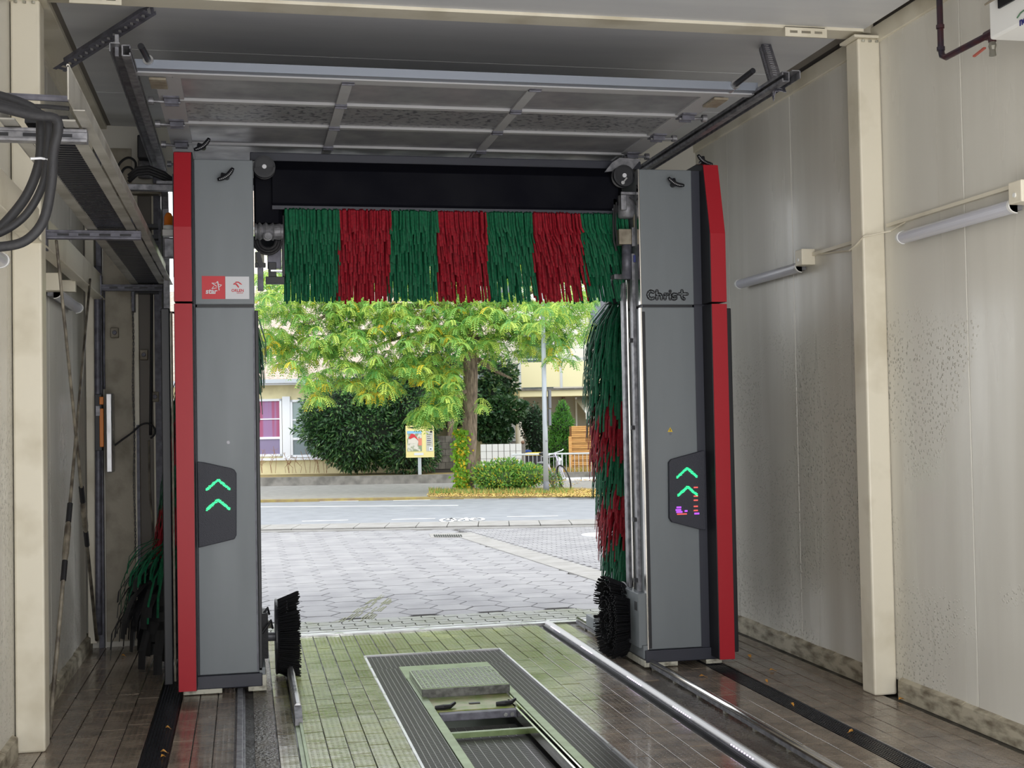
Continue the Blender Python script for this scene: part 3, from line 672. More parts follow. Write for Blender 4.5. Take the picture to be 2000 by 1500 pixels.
o_ = onf(452, 569.8, .0035); text_mb('ORLEN', o_, (1,0,0), (0,0,1), .0245, .0006, M['sred'], s2, 'lettering', offset=.025)
o_ = onf(462, 573.5, .0035); text_mb('GROUP', o_, (1,0,0), (0,0,1), .0125, .0006, M['sred'], s2, 'lettering', offset=.0)
b = MB(); E1 = [(455,555.5),(456.5,553.5),(460,552.5),(463,554.5),(467,560),(466.5,562.5),(464.5,561),(460,555.8),(456.5,555.8)]; E2 = [(458.5,551.8),(460.5,550),(466,550),(469.5,552.5),(473,555.5),(471.5,556.2),(468,554.5),(465,552.2),(461,552.4)]
for E_ in (E1, E2): b.prism([onf(x, y, .0035) for x, y in E_], (0, .0012, 0))
part(b, 'bird_emblem', M['sred'], s2)
# maker lettering on the right column: black outline with grey inside
LT = [[(618,1276),(596,1266),(577,1278),(570,1300),(579,1324),(598,1335),(620,1328)], [(650,1264),(650,1334)], [(650,1304),(670,1293),(688,1303),(690,1334)], [(722,1294),(722,1334)], [(722,1306),(736,1295),(746,1295)],
      [(768,1298),(768,1334)], [(768,1268),(768,1269)], [(822,1297),(800,1294),(791,1303),(803,1313),(817,1319),(819,1329),(806,1336),(789,1333)], [(872,1264),(872,1316),(879,1331),(892,1335)], [(848,1291),(918,1292)]]
for rad_, dep_, mt_, nm_ in ((16.5, .0016, 'ink', 'lettering_outline'), (6.0, .0028, 'grey', 'lettering')):
    b = MB(); rr_ = rad_*.22*YG/FOC
    for ln_ in LT:
        pp_ = [onf(1140+.22*x, 290+.22*y, dep_) for x, y in ln_]
        for p in pp_: b.lathe(p, (0,-1,0), [(0, rr_), (.0006, rr_)], 14)
        for p, q in zip(pp_[:-1], pp_[1:]):
            d_ = (q-p); n2 = Vector((-d_.z, 0, d_.x)).normalized()*rr_; b.prism([p+n2, q+n2, q-n2, p-n2], (0, -.0006, 0))
    o_ = part(b, nm_, M[mt_], upR); o_['kind'] = 'stuff'
# warning triangle
tri = [onf(x, y, .002) for x, y in ((1304,843.5),(1309,834.5),(1314,843.5))]; b = MB(); b.prism(tri, (0,.0018,0)); part(b, 'warning_sticker', M['yellow'])
b = MB(); b.bar(onf(1309, 837.5, .003), onf(1309, 842, .003), .0008, .004); part(b, 'warning_mark', M['ink'])
b = MB(); b.lathe(onf(1309, 847.5, 0), (0,-1,0), [(0,.009),(.002,.009)], 12); part(b, 'key_lock', M['galvdark'])
b = MB(); b.lathe(onf(446, 864, 0), (0,-1,0), [(0,.011),(.004,.011)], 16); part(b, 'key_lock', M['galv'])
# crossbeam and brush cover
b = MB(); b.box(.06, 2.80, YG+.32, YG+.9, 3.475, 3.535); part(b, 'crossbeam', M['dark'], bevel=.005)
b = MB(); b.prism([(.0, YG+.26, 3.14), (.0, YG+.22, 3.18), (.0, YG+.22, 3.40), (.0, YG+.30, 3.475), (.0, YG+.9, 3.475), (.0, YG+.9, 3.14), (.0, YG+.86, 3.14), (.0, YG+.86, 3.44), (.0, YG+.30, 3.44), (.0, YG+.27, 3.40)], (2.40, 0, 0))
b.v = [(v[0]+.20, v[1], v[2]) for v in b.v]; cov = part(b, 'brush_cover', M['blacksheet'], bevel=.004)
b = MB(); b.box(.20, 2.60, YG+.222, YG+.232, 3.135, 3.16); part(b, 'cover_lip', M['dark'], cov)
b = MB(); b.box(.082, .27, YG+.30, YG+.34, 2.95, 3.40); part(b, 'end_shield', M['blacksheet'])
b = MB(); b.box(2.57, 2.665, YG+.36, YG+.4, 2.9, 3.45); part(b, 'end_shield', M['blacksheet'])
# belt pulleys
for (px, py, r_, hub) in ((516, 328, 21, 1), (1216, 345, 22, 0)):
    c = ony(px, py, YG+.14); rr = r_/FOC*YG*1.02
    b = MB(); b.lathe(c+Vector((0,.05,0)), (0,-1,0), [(0,rr*.9),(.01,rr),(.03,rr),(.035,rr*.85),(.06,rr*.85),(.065,rr),(.09,rr),(.092,rr*.8),(.088,rr*.3)], 28); pu = part(b, 'belt_pulley', M['black'], smooth=False)
    b = MB(); b.lathe(c+Vector((0,-.035,0)), (0,-1,0), [(0,rr*.38),(.006,rr*.38)], 16); part(b, 'hub_ring', M['bluehub'] if hub else M['black'], pu)
    b = MB(); b.lathe(c+Vector((0,-.04,0)), (0,-1,0), [(0,rr*.2),(.01,rr*.2)], 12); part(b, 'hub_bolt', M['swhite'], pu)
    b = MB(); b.tube([c+Vector((0,.05,0)), c+Vector((0,.3,0))], .02, 8); part(b, 'pulley_axle', M['galvdark'], pu)
c = ony(1216, 357, YG+.09); b = MB(); b.lathe(c, (0,-1,0), [(0,.013),(.01,.013)], 10); b.bar(c+Vector((0,-.005,0)), c+Vector((.03,-.005,.035)), .006, .01); part(b, 'tension_screw', M['steel'])
# left drive group
Y1 = YG+.25
def bxp(x0, y0, x1, y1, y, d, name, m, bev=.003):
    a = ony(x0, y0, y); c_ = ony(x1, y1, y); b = MB(); b.box(a.x, c_.x, y, y+d, c_.z, a.z); return part(b, name, M[m], bevel=bev)
bxp(498, 340, 545, 436, Y1, .2, 'drive_housing', 'blacksheet')
a = ony(498, 452, Y1); c_ = ony(553, 452, Y1)
b = MB(); b.lathe(a, (1,0,0), [(0,.055),(.01,.055),(.012,.045),(.03,.062),(.05,.045),(.07,.062),(.09,.045),(.12,.062),(.125,.05),(.165,.055),(.17,.05),(c_.x-a.x,.05)], 18); part(b, 'brush_motor', M['motor'])
b = MB(); b.lathe(ony(523, 462, Y1-.05), (0,-1,0), [(0,.03),(.012,.03),(.014,.022),(.03,.022)], 16); part(b, 'motor_cap', M['motor'])
c0 = ony(523, 470, Y1+.02)
b = MB()
for r1 in (.055, .072, .088): b.tube([c0+Vector((math.cos(math.pi*(1+k/16))*r1, (r1-.07)*.6, math.sin(math.pi*(1+k/16))*r1)) for k in range(17)], .010, 8)
part(b, 'cable_loop', M['rubber'])
bxp(498, 492, 516, 515, Y1+.15, .02, 'mounting_plate', 'offwhite'); bxp(522, 482, 550, 525, Y1+.1, .02, 'mounting_plate', 'galvdark')
bxp(503, 520, 515, 567, Y1, .05, 'bracket_arm', 'galvdark'); bxp(498, 513, 519, 521, Y1, .06, 'bracket_head', 'black')
bxp(519, 540, 556, 554, Y1+.05, .06, 'cable_block', 'black'); bxp(524, 512, 540, 542, Y1+.08, .06, 'sensor_block', 'black'); bxp(528, 526, 552, 531, Y1+.04, .05, 'sensor_bar', 'steel')
bxp(550, 420, 557, 540, Y1+.06, .1, 'brush_end_plate', 'black')
b = MB(); b.bar(ony(503, 492, Y1), ony(511, 522, Y1), .02, .03); part(b, 'bracket_strut', M['black'])
# right drive group
Y2 = YG+.12
a = ony(1223, 388, Y2+.05); b = MB(); b.lathe(ony(1224, 427, Y2+.05), (0,0,1), [(0,.05),(.01,.062),(.05,.066),(.09,.066),(.10,.06),(.16,.058)], 20); mo = part(b, 'lift_motor', M['motor'], smooth=True)
bxp(1213, 374, 1243, 380, Y2-.03, .02, 'motor_plate', 'galv'); bxp(1213, 380, 1224, 410, Y2-.03, .02, 'motor_plate', 'galv')
bxp(1195, 385, 1208, 412, Y2+.1, .06, 'cable_gland', 'galv', .012)
bxp(1209, 447, 1234, 477, Y2, .08, 'junction_box', 'beigebox'); bxp(1234, 443, 1246, 481, Y2, .06, 'flange', 'galv', .006); bxp(1238, 418, 1246, 450, Y2, .03, 'flange', 'beigebox')
b = MB(); b.tube([ony(1224, 477, Y2+.04), ony(1224, 545, Y2+.04)], [.035, .035], 14); part(b, 'hydraulic_cylinder', M['galvdark'], smooth=True)
b = MB(); b.tube([ony(1200, 400, Y2), ony(1198, 430, Y2), ony(1199, 470, Y2), ony(1204, 490, Y2)], .008, 6); b.tube([ony(1204, 395, Y2), ony(1202, 440, Y2), ony(1206, 480, Y2)], .006, 6); b.tube([ony(1229, 385, Y2-.04), ony(1236, 391, Y2-.04), ony(1243, 401, Y2-.04)], .004, 6); part(b, 'cable', M['rubber'])
bxp(1193, 505, 1222, 532, Y2+.25, .1, 'brush_bearing', 'black'); bxp(1200, 535, 1216, 545, Y2+.2, .08, 'bearing_clamp', 'galv')
bxp(1194, 545, 1208, 575, Y2+.75, .06, 'bearing_bracket', 'galvdark'); bxp(1188, 572, 1212, 592, Y2+.85, .1, 'brush_hanger', 'black')
bxp(1238, 498, 1250, 512, Y2, .03, 'blue_clip', 'bluehub')
bxp(1190, 440, 1200, 505, Y1+.1, .1, 'brush_end_plate', 'black')
b = MB(); b.prism([ony(1195, 318, Y1-.04), ony(1210, 308, Y1-.04), ony(1252, 311, Y1-.04), ony(1236, 330, Y1-.04), ony(1181, 336, Y1-.04)], (0, .01, 0)); part(b, 'cover_plate', M['galv'])
# beacon and back equipment on the left cheek
bc = ony(329, 455, YG+.55)
b = MB(); b.box(bc.x-.04, bc.x+.05, bc.y, bc.y+.08, bc.z-.02, bc.z+.025); be = part(b, 'beacon_base', M['white'], bevel=.005)
b = MB(); b.lathe(bc+Vector((0,.04,.025)), (0,0,1), [(0,.036),(.03,.036),(.031,.032),(.09,.030),(.115,.018),(.122,.004)], 18)
b.m = [0 if i < 36 else 1 for i in range(len(b.f))]; part(b, 'beacon_lens', [M['white'], M['orange']], be, smooth=True)
b = MB(); b.box(bc.x-.035, bc.x+.04, bc.y, bc.y+.06, bc.z-.17, bc.z-.03); part(b, 'bottle_holder', M['galv'], bevel=.01)
b = MB(); b.box(bc.x+.03, bc.x+.10, bc.y-.02, bc.y+.02, bc.z-.3, bc.z+.4); part(b, 'beacon_mast', M['galvdark'])
# energy chain arm reaching to the cable tray
a = ony(245, 362, YG+.75); c_ = ony(340, 362, YG+.75)
b = MB(); b.box(a.x, c_.x+.1, a.y, a.y+.06, a.z-.03, a.z+.012); b.box(c_.x-.12, c_.x, a.y-.02, a.y+.06, a.z+.012, a.z+.035); part(b, 'supply_arm', M['galv'], bevel=.003)
b = MB()
for k, (dz, r0) in enumerate(((0, .17), (.02, .15), (.04, .16))):
    b.tube([(a.x+.02, a.y+.02, a.z+.03+dz), (a.x+.08, a.y, a.z+.08+dz), (a.x+.16, a.y-.02, a.z+.085+dz), (a.x+.26, a.y, a.z+.05+dz), (a.x+.34, a.y+.03, a.z+.03)], .014, 8)
part(b, 'supply_hose', M['rubber'], smooth=True)

# ---- bristles
class Strips:
    def __init__(s): s.v = []; s.f = []
    def strip(s, pts, w, t, side):
        b = len(s.v); n = len(pts)
        for i, p in enumerate(pts):
            d = (pts[min(i+1, n-1)]-pts[max(i-1, 0)]).normalized(); nn = side.cross(d)
            if nn.length < 1e-3: nn = Vector((0, 1, 0))
            nn.normalize(); ss = d.cross(nn)
            for q in (ss*w/2, nn*t/2, -ss*w/2, -nn*t/2): s.v.append(tuple(p+q))
        for i in range(n-1):
            for k in range(4): s.f.append((b+i*4+k, b+i*4+(k+1)%4, b+(i+1)*4+(k+1)%4, b+(i+1)*4+k))
        s.f.append((b+(n-1)*4, b+(n-1)*4+1, b+(n-1)*4+2, b+(n-1)*4+3))
    def build(s, name, m, parent, kind='stuff'):
        mb = MB(); mb.v = s.v; mb.f = s.f; mb.m = [0]*len(s.f); o = mb.build(name, m, parent, fix=False); o['kind'] = kind; return o
# top brush
TBY, TBZ = YG+.55, 3.05
b = MB(); b.tube([(.27, TBY, TBZ), (2.66, TBY, TBZ)], .10, 20); tb = part(b, 'top_brush', M['black'])
edges = [.285, .645, .985, 1.305, 1.645, 1.97, 2.31, 2.655]
for si in range(7):
    S = Strips(); x0, x1 = edges[si], edges[si+1]; col = 'bgreen' if si % 2 == 0 else 'bred'
    lean = .10*(si-1.5)/4.5 if si > 1 else -.0
    for tier in range(8):
        for front in (1, -1):
            if front < 0 and tier % 2: continue
            n = int((x1-x0)/.0155)
            ze = 2.99 - tier*.066 + (0 if tier < 7 else .02)
            for i in range(n):
                x = x0+(i+.5)*(x1-x0)/n+random.uniform(-.006, .006)
                off = .36-.032*tier+random.uniform(-.010, .010)
                z_end = ze+random.uniform(-.026, .016) - (.0 if tier < 6 else random.uniform(0, .03))
                z_end = max(z_end, 2.535+random.uniform(0, .012))
                dx = lean*random.uniform(.4, 1.4)*(3.15-z_end)/.5+random.uniform(-.012, .012)
                pts = [Vector((x, TBY-front*.08, TBZ+.07)), Vector((x, TBY-front*off*.7, TBZ+.13)), Vector((x+dx*.15, TBY-front*off*.98, TBZ+.08)), Vector((x+dx*.4, TBY-front*off, TBZ-.08 if z_end < TBZ-.12 else (TBZ+z_end)/2+.01)), Vector((x+dx, TBY-front*(off-.01+random.uniform(-.01,.01)), z_end))]
                S.strip(pts, .0155, .004, Vector((1, random.uniform(-.7,.7), 0)))
    S.build('bristle_section', M[col], tb)
# side brushes
def side_brush(top, bot, rad, mirror, skirt):
    b = MB(); b.tube([top+Vector((0,0,.08)), bot], .045, 12); sb = part(b, 'side_brush', M['black'])
    b = MB(); b.tube([top+Vector((0,0,.05)), top+Vector((0,0,.40))], .03, 10); part(b, 'brush_shaft', M['black'], sb)
    S = {'bgreen': Strips(), 'bred': Strips(), 'bblack': Strips()}
    H = top.z-bot.z; nl = 44; na = 46
    for l in range(nl):
        f = l/(nl-1); ctr = top.lerp(bot, f)
        for a in range(na):
            an = 2*math.pi*(a+.5*(l % 2))/na+random.uniform(-.08, .08)
            zz = f*H + .10*math.cos(an*1.0+.6)
            bands = [0, .20, .56, .88, 1.18, 1.52, 1.84, 2.2, 2.8]
            k = 0
            while k < len(bands)-1 and zz > bands[k+1]: k += 1
            col = 'bgreen' if (k <= 1 or k % 2 == 1) else 'bred'
            R_ = rad*(.92+.14*math.sin(min(1, f*3.2)*math.pi/2)-.16*f)*random.uniform(.90, 1.06)
            drop = .40*random.uniform(.9, 1.15) if f > .05 else .42
            if skirt and f > .78:
                col = 'bblack' if f > .84 else 'bgreen'; R_ = rad*1.5*random.uniform(.4,1.12); drop = .46*random.uniform(.45, 1.1)
            d = Vector((math.cos(an), math.sin(an), 0))
            pts = [ctr+d*.03, ctr+d*R_*.55+Vector((0,0,-.03-.0*drop)), ctr+d*R_*.86+Vector((0,0,-drop*.38)), ctr+d*R_*1.0+Vector((0,0,-drop*.72)), ctr+d*R_*1.02+Vector((0,0,-drop))]
            for p in pts: p.z = max(p.z, .02)
            S[col].strip(pts, .019 if col != 'bblack' else .06, .005, d.cross(Vector((0,0,1))))
    for k, s_ in S.items():
        if s_.v: s_.build('bristles', M[k], sb)
side_brush(Vector((2.95, YG+1.15, 2.62)), Vector((3.05, YG+1.15, .75)), .37, 1, False)
side_brush(Vector((-.13, YG+1.15, 2.62)), Vector((-.44, YG+1.0, .50)), .30, -1, True)
# side brush carrier beams at the rear
b = MB(); b.box(-.3, 3.1, YG+1.1, YG+1.18, 3.0, 3.08); part(b, 'brush_carrier', M['dark'])
for x in (-.25, 3.0): b = MB(); b.box(x, x+.08, YG+.5, YG+1.18, 3.0, 3.08); part(b, 'carrier_arm', M['dark'])
# wheel brushes
def wheel_brush(cx, s, cyy, cz, r):
    b = MB(); b.lathe((cx, cyy, cz), (s,0,0), [(-.012,r*.9),(-.010,r*.94),(.0,r*.94),(.012,r*.9)], 40); wb_ = part(b, 'wheel_brush', M['black'])
    S = Strips()
    for ring in range(9):
        rr = r*(.18+.09*ring); n = int(2*math.pi*rr/.0105)
        for i in range(n):
            a = 2*math.pi*i/n+random.uniform(-.02,.02)
            notch = 1.0 if (ring < 5 or (a % (2*math.pi/3)) > .28) else .45
            fl_ = 1.0+.22*(ring/8); L_ = (.13+.018*(ring in (3,4,7,8)))*notch*random.uniform(.92,1.04)
            d = Vector((0, math.cos(a), math.sin(a)))
            p0 = Vector((cx, cyy, cz))+d*rr; p1 = Vector((cx+s*L_, cyy, cz))+d*rr*fl_
            if p1.z < .012: p1.z = .012
            S.strip([p0, p0.lerp(p1, .5), p1], .0075, .0075, Vector((0,1,0)) if abs(d.y) < .7 else Vector((0,0,1)))
    S.build('bristles', M['bblack'], wb_)
    b = MB(); b.tube([(cx-s*.01, cyy, cz), (cx-s*.12, cyy, cz)], .03, 12); b.tube([(cx-s*.07, cyy, cz), (cx-s*.10, cyy, cz)], .05, 14); part(b, 'axle', M['motor'], wb_)
    b = MB(); b.lathe((cx-s*.06, cyy, cz+.06), (0,0,1), [(0,.025),(.02,.032),(.05,.02)], 12); part(b, 'hose_fitting', M['offwhite'], wb_)
wheel_brush(.20, 1, YG+.5, .262, .27); wheel_brush(2.66, -1, YG+.5, .262, .28)
b = MB(); b.box(.08, .14, YG+.36, YG+.62, .14, .44); b.tube([(.1, YG+.4, .42), (.14, YG+.42, .47), (.15, YG+.46, .42)], .008, 6); b.tube([(.10, YG+.3, .32), (.16, YG+.32, .40), (.17, YG+.36, .34)], .008, 6); part(b, 'wheel_brush_drive', M['rubber'])
exec_marker = 0

# ------------------------------------------------------------------ overhead door, parked under the ceiling
ZD = 3.62; DX0, DX1 = -.46, 2.83
D = thing('overhead_door', 'grey sectional overhead door parked open above the wash gantry', 'door', (1.2, 8.4, ZD))
dy = [7.12, 7.66, 8.24, 8.84, 9.5, 10.1]
M['droplet'] = mat('droplet_spotted_panel', srgb(150,150,154), .35, .2, col2=srgb(96,96,104), nscale=26, contrast=(.52,.62))
for i in range(5):
    a, c = dy[i], dy[i+1]
    b = MB(); b.box(DX0, DX1, a+.006, c-.006, ZD, ZD+.045); sec = b.build('door_section', M['droplet'] if i == 1 else M['doorpanel'], D)
    b = MB(); b.box(DX0+.1, DX1-.1, a, a+.05, ZD-.016, ZD+.02); b.box(DX0+.1, DX1-.1, a+.055, a+.075, ZD-.01, ZD+.02); b.build('joint_rail', M['doorframe'], sec, bevel=.003)
    b = MB(); b.box(DX0, DX0+.14, a+.01, c-.01, ZD-.012, ZD); b.box(DX1-.14, DX1, a+.01, c-.01, ZD-.012, ZD); b.build('end_stile', M['doorframe'], sec)
    for x in (.59, 1.66):
        b = MB(); b.box(x-.03, x+.03, a+.01, c-.01, ZD-.014, ZD); b.build('stile', M['doorframe'], sec)
        b = MB(); b.box(x-.035, x+.035, a-.025, a+.03, ZD-.026, ZD-.01); b.tube([(x-.035, a, ZD-.028), (x+.035, a, ZD-.028)], .008, 6); b.build('hinge', M['galvdark'], sec)
    if i:
        for x in (DX0+.07, DX1-.07):
            s = -1 if x < 1 else 1
            b = MB(); b.box(x-.045, x+.045, a-.09, a+.06, ZD-.022, ZD-.012); b.box(x-.04, x+.04, a-.06, a-.05, ZD-.05, ZD-.012); b.box(x-.04, x+.04, a+.0, a+.01, ZD-.05, ZD-.012); b.build('roller_hinge', M['galvdark'], sec)
            b = MB(); b.tube([(x-s*.05, a-.03, ZD-.036), (x+s*.13, a-.03, ZD-.03)], .009, 8); b.lathe((x+s*.10, a-.03, ZD-.03), (s,0,0), [(0,.024),(.03,.024)], 12); b.build('roller', M['galv'], sec)
BX0, BX1 = -.565, 2.975
b = MB(); b.prism([(BX0, 7.0, ZD-.012), (BX0, 7.0, ZD+.035), (BX0, 7.03, ZD+.04), (BX0, 7.03, ZD-.004), (BX0, 7.055, ZD-.008), (BX0, 7.055, ZD-.014)], (BX1-BX0, 0, 0)); b.build('reinforcement_profile', mat('blue_grey_aluminium', srgb(132,138,150), .45, .4), D)
b = MB(); b.box(BX0, BX1, 7.056, 7.12, ZD-.022, ZD-.006); b.build('bottom_seal', M['doorframe'], D)
for x in (DX0+.02, DX1-.02):
    b = MB(); b.box(x-.045, x+.045, 7.16, 7.36, ZD-.03, ZD-.016); b.build('corner_bracket', M['beigebox'], D, bevel=.002)
for (bx_, by_, tx_, ty_) in ((292, 122, 275, 90), (1430, 170, 1471, 138)):
    p = ony(bx_, by_, 7.03); q_ = ony(tx_, ty_, 6.80)
    b = MB(); b.tube([p, q_], .017, 12); b.build('buffer_rod', M['black'], D)
    b = MB(); b.tube([p.lerp(q_, -.12), p.lerp(q_, .18)], .028, 12); b.build('buffer_clamp', M['steel'], D)
# tracks
def track(x, s, label):
    t = thing('door_track', label, 'track', (x, 8.4, ZD-.03))
    for dz, nm in ((0, 'lower'), ):
        pts = [(x, 6.62, ZD-.03), (x, 9.55, ZD-.03)] + [(x, 9.55+.35*math.sin(a), ZD-.03-.35*(1-math.cos(a))) for a in [math.pi/2*i/6 for i in range(1, 7)]] + [(x, 9.92, 2.6), (x, 9.93, .3)]
        b = MB()
        for p, q in zip(pts[:-1], pts[1:]):
            for ox, oz, wd, hh in ((0, 0, .006, .055), (-s*.02, -.026, .036, .006), (-s*.02, .026, .036, .006), (-s*.037, -.018, .006, .016), (-s*.037, .018, .006, .016)):
                P = Vector(p)+Vector((ox, 0, oz)); Q = Vector(q)+Vector((ox, 0, oz))
                if abs(q[2]-p[2]) > abs(q[1]-p[1]): P = Vector(p)+Vector((ox, oz, 0)); Q = Vector(q)+Vector((ox, oz, 0))
                b.bar(P, Q, wd, hh)
        b.build('track_profile', M['galv'], t)
    b = MB(); b.bar((x+s*.035, 6.6, ZD-.0), (x+s*.035, 9.9, ZD-.0), .05, .005); b.bar((x+s*.058, 6.6, ZD-.02), (x+s*.058, 9.9, ZD-.02), .005, .045); b.build('support_angle', M['galv'], t)
    for k in range(5):
        b = MB(); b.box(x+s*.01-.012, x+s*.01+.012, 7.0+k*.6, 7.12+k*.6, ZD-.004, ZD+.002); b.build('joint_plate', M['galv'], t)
track(-.575, -1, 'left galvanised door track with hanging rollers above the cable tray')
track(3.0, 1, 'right galvanised door track running back along the ceiling')
def perforated(a, c, up, label, wd=.07, name='perforated_angle'):
    t = thing(name, label, 'bracket', tuple(a)); a = Vector(a); c = Vector(c); d = (c-a).normalized(); L = (c-a).length
    x = d.cross(Vector(up)).normalized(); u = x.cross(d)
    n = int(L/.05); b = MB()
    for (ax, ay) in ((x, u), (u, x)):
        for off, ww in ((wd*.12, wd*.24), (wd*.86, wd*.28)):
            b.obox(a+d*L/2+ax*(off), ax*ww/2, d*L/2, ay*.0015)
        for i in range(n): b.obox(a+d*(L*(i+.5)/n)+ax*wd*.5, ax*wd*.24, d*(L/n*.24), ay*.0015)
    b.build('slotted_angle', M['galvdark'], t)
a1 = onx(128, 140, -1.02); a2 = onz(305, 28, 4.02)
perforated(a1, a2, (0,0,1), 'dark perforated steel angle running diagonally from left wall to ceiling', .088)
perforated(ony(1515, 178, 6.72), onz(1486, 80, 4.12) , (1,0,0), 'short dark perforated hanger at the right end of the door tracks', .06)
b = MB(); p = ony(228, 92, 6.68); b.box(p.x-.008, p.x+.012, 6.66, 6.69, ZD-.05, p.z+.06)
tag(b.build('track_hanger', M['galv'], bevel=.002), 'small galvanised hanger joining left track and perforated angle', 'bracket')

# ------------------------------------------------------------------ cable tray on the left
ZT = 2.80
t = thing('cable_tray', 'grey metal cable tray with black rungs along the left wall', 'cable tray', (-.68, 7.4, ZT))
b = MB(); b.box(-.565, -.560, 4.46, 10.2, ZT-.0, ZT+.115); b.tube([(-.5625, 4.46, ZT+.115), (-.5625, 10.2, ZT+.115)], .006, 6); b.build('side_plate', M['tray'], t)
b = MB(); b.box(-.565, -.515-.01, 4.6, 10.2, ZT-.004, ZT); b.box(-.625, -.575, 4.75, 10.2, ZT-.006, ZT); b.build('side_flange', M['tray'], t)
b = MB(); b.box(-.83, -.78, 4.75, 10.2, ZT-.006, ZT); b.box(-.834, -.829, 4.75, 10.2, ZT-.006, ZT+.05); b.build('side_flange', M['tray'], t)
for k in range(120):
    y = 4.95+k*.0435
    b = MB(); b.box(-.78, -.625, y, y+.022, ZT+.002, ZT+.012); b.build('rung', M['gratedark'], t)
b = MB(); b.box(-.778, -.627, 4.95, 10.18, ZT+.03, ZT+.06); b.build('energy_chain', M['black'], t)
b = MB(); b.tube([(-1.16, 4.86, ZT+.11), (-.57, 4.86, ZT+.10)], .012, 6); b.build('steel_rope', M['galvdark'], t)
b = MB(); b.box(-1.16, -1.02, 4.55, 4.60, ZT+.0, ZT+.03); b.prism([(-1.02, 4.62, ZT+.04), (-.96, 4.62, ZT+.04), (-1.04, 4.62, ZT+.20)], (0, .006, 0)); b.build('end_plate', M['galv'], t)
for k, y in enumerate((4.86, 7.35, 10.12)):
    g = thing('tray_bracket', ('nearest bracket arm, light zinc, holding the cable tray behind the hoses', 'middle bracket arm under the cable tray above the crossed poles', 'far dark bracket arm under the end of the cable tray')[k], 'bracket', (-.8, y, ZT-.06))
    b = MB(); b.box(-1.05, -.548, y, y+.04, ZT-.058, ZT-.01)
    b.box(-1.05, -.548, y-.012, y, ZT-.058, ZT-.046); b.box(-1.05, -.548, y-.012, y, ZT-.022, ZT-.01)
    b.build('arm', M['galv'] if k == 0 else M['galvdark'], g, bevel=.003)
    for j in range(4): b = MB(); b.box(-.99+j*.11, -.93+j*.11, y-.003, y+.0, ZT-.04, ZT-.028); b.build('slot', M['black'], g)
    b = MB(); b.box(-1.055, -1.045, y-.02, y+.06, ZT-.12, ZT+.06); b.build('foot_plate', M['galvdark'], g)
b = MB(); b.box(-1.10, -1.055, 4.2, 10.3, 2.70, 2.875); b.box(-1.12, -1.04, 4.2, 10.3, 2.69, 2.70); bo = b.build('support_beam', M['cream'], bevel=.004)
tag(bo, 'long cream painted beam fixed along the left wall below the tray', 'beam')
for y in (7.30, 9.0):
    b = MB(); b.box(-1.195, -1.10, y, y+.06, 2.62, 2.70); b.build('beam_foot', M['cream'], bo, bevel=.004)
# hoses
hp = [
 [(-20,182),(40,200),(75,222),(80,260),(76,320),(50,385),(0,445),(-40,470)],
 [(-20,196),(50,216),(92,232),(92,300),(84,360),(50,420),(0,455),(-40,460)],
 [(-20,205),(60,225),(112,236),(104,300),(100,360),(85,430),(50,470),(0,482),(-40,478)]]
lb = ['black hose on the left of the hanging loop at left', 'black hose in the middle of the hanging loop at left', 'black hose on the right of the hanging loop at left, longest drop']
def smoothpath(P, n=6):
    out = []
    for i in range(len(P)-1):
        p0 = P[max(i-1,0)]; p1 = P[i]; p2 = P[i+1]; p3 = P[min(i+2, len(P)-1)]
        for k in range(n):
            s = k/n; out.append(.5*((2*p1)+(p2-p0)*s+(2*p0-5*p1+4*p2-p3)*s*s+(3*p1-p0-3*p2+p3)*s**3))
    out.append(P[-1]); return out
for k, pl in enumerate(hp):
    P = [ony(x, y, 4.55-.05*k) for x, y in pl]
    b = MB(); b.tube(smoothpath(P), .0165 if k != 1 else .0135, 12)
    tag(b.build('black_hose', M['rubber'], smooth=True), lb[k], 'hose', 'hoses hanging from the cable tray')
b = MB(); P = [ony(x, y, 4.49) for x, y in ((60,310),(80,309),(106,314))]
b.tube([P[0], P[1], P[2]], .004, 6); tag(b.build('cable_tie', M['swhite']), 'white cable tie round the hanging black hoses', 'cable tie')
b = MB(); P = [ony(x, y, 4.66) for x, y in ((-20,215),(60,207),(90,208),(135,212))]; b.tube(P, .008, 6)
tag(b.build('thin_cable', M['rubber']), 'thin black cable running level into the near tray end', 'cable')

# ------------------------------------------------------------------ left corner equipment
def leanpole(a, c, r, label):
    t = thing('cleaning_pole', label, 'pole', tuple(c)); a = Vector(a); c = Vector(c)
    b = MB(); b.tube([c, c.lerp(a, .5), a], [r*1.25, r, r*.8], 8); b.build('shaft', M['pole'], t, smooth=True)
    m = c.lerp(a, .33); b = MB(); b.tube([m, c.lerp(a, .345), c.lerp(a, .40), c.lerp(a, .41)], [r*1.3, r*1.9, r*1.8, r*1.3], 8); b.build('grip', M['pole'], t)
    b = MB(); b.tube([c.lerp(a, .41), c.lerp(a, .45)], r*1.6, 8); b.build('clamp_sleeve', M['rubber'], t)
    b = MB(); b.tube([c.lerp(a, .29), c.lerp(a, .33)], r*1.6, 8); b.build('clamp_sleeve', M['rubber'], t)
leanpole(onx(176, 545, -1.04), onz(96, 1440, .01), .0105, 'long dirty pole leaning from lower left up towards the wall corner')
leanpole(onx(110, 470, -1.02), ony(189, 1250, 9.95), .0105, 'long pale pole leaning across the other with its foot in the corner')
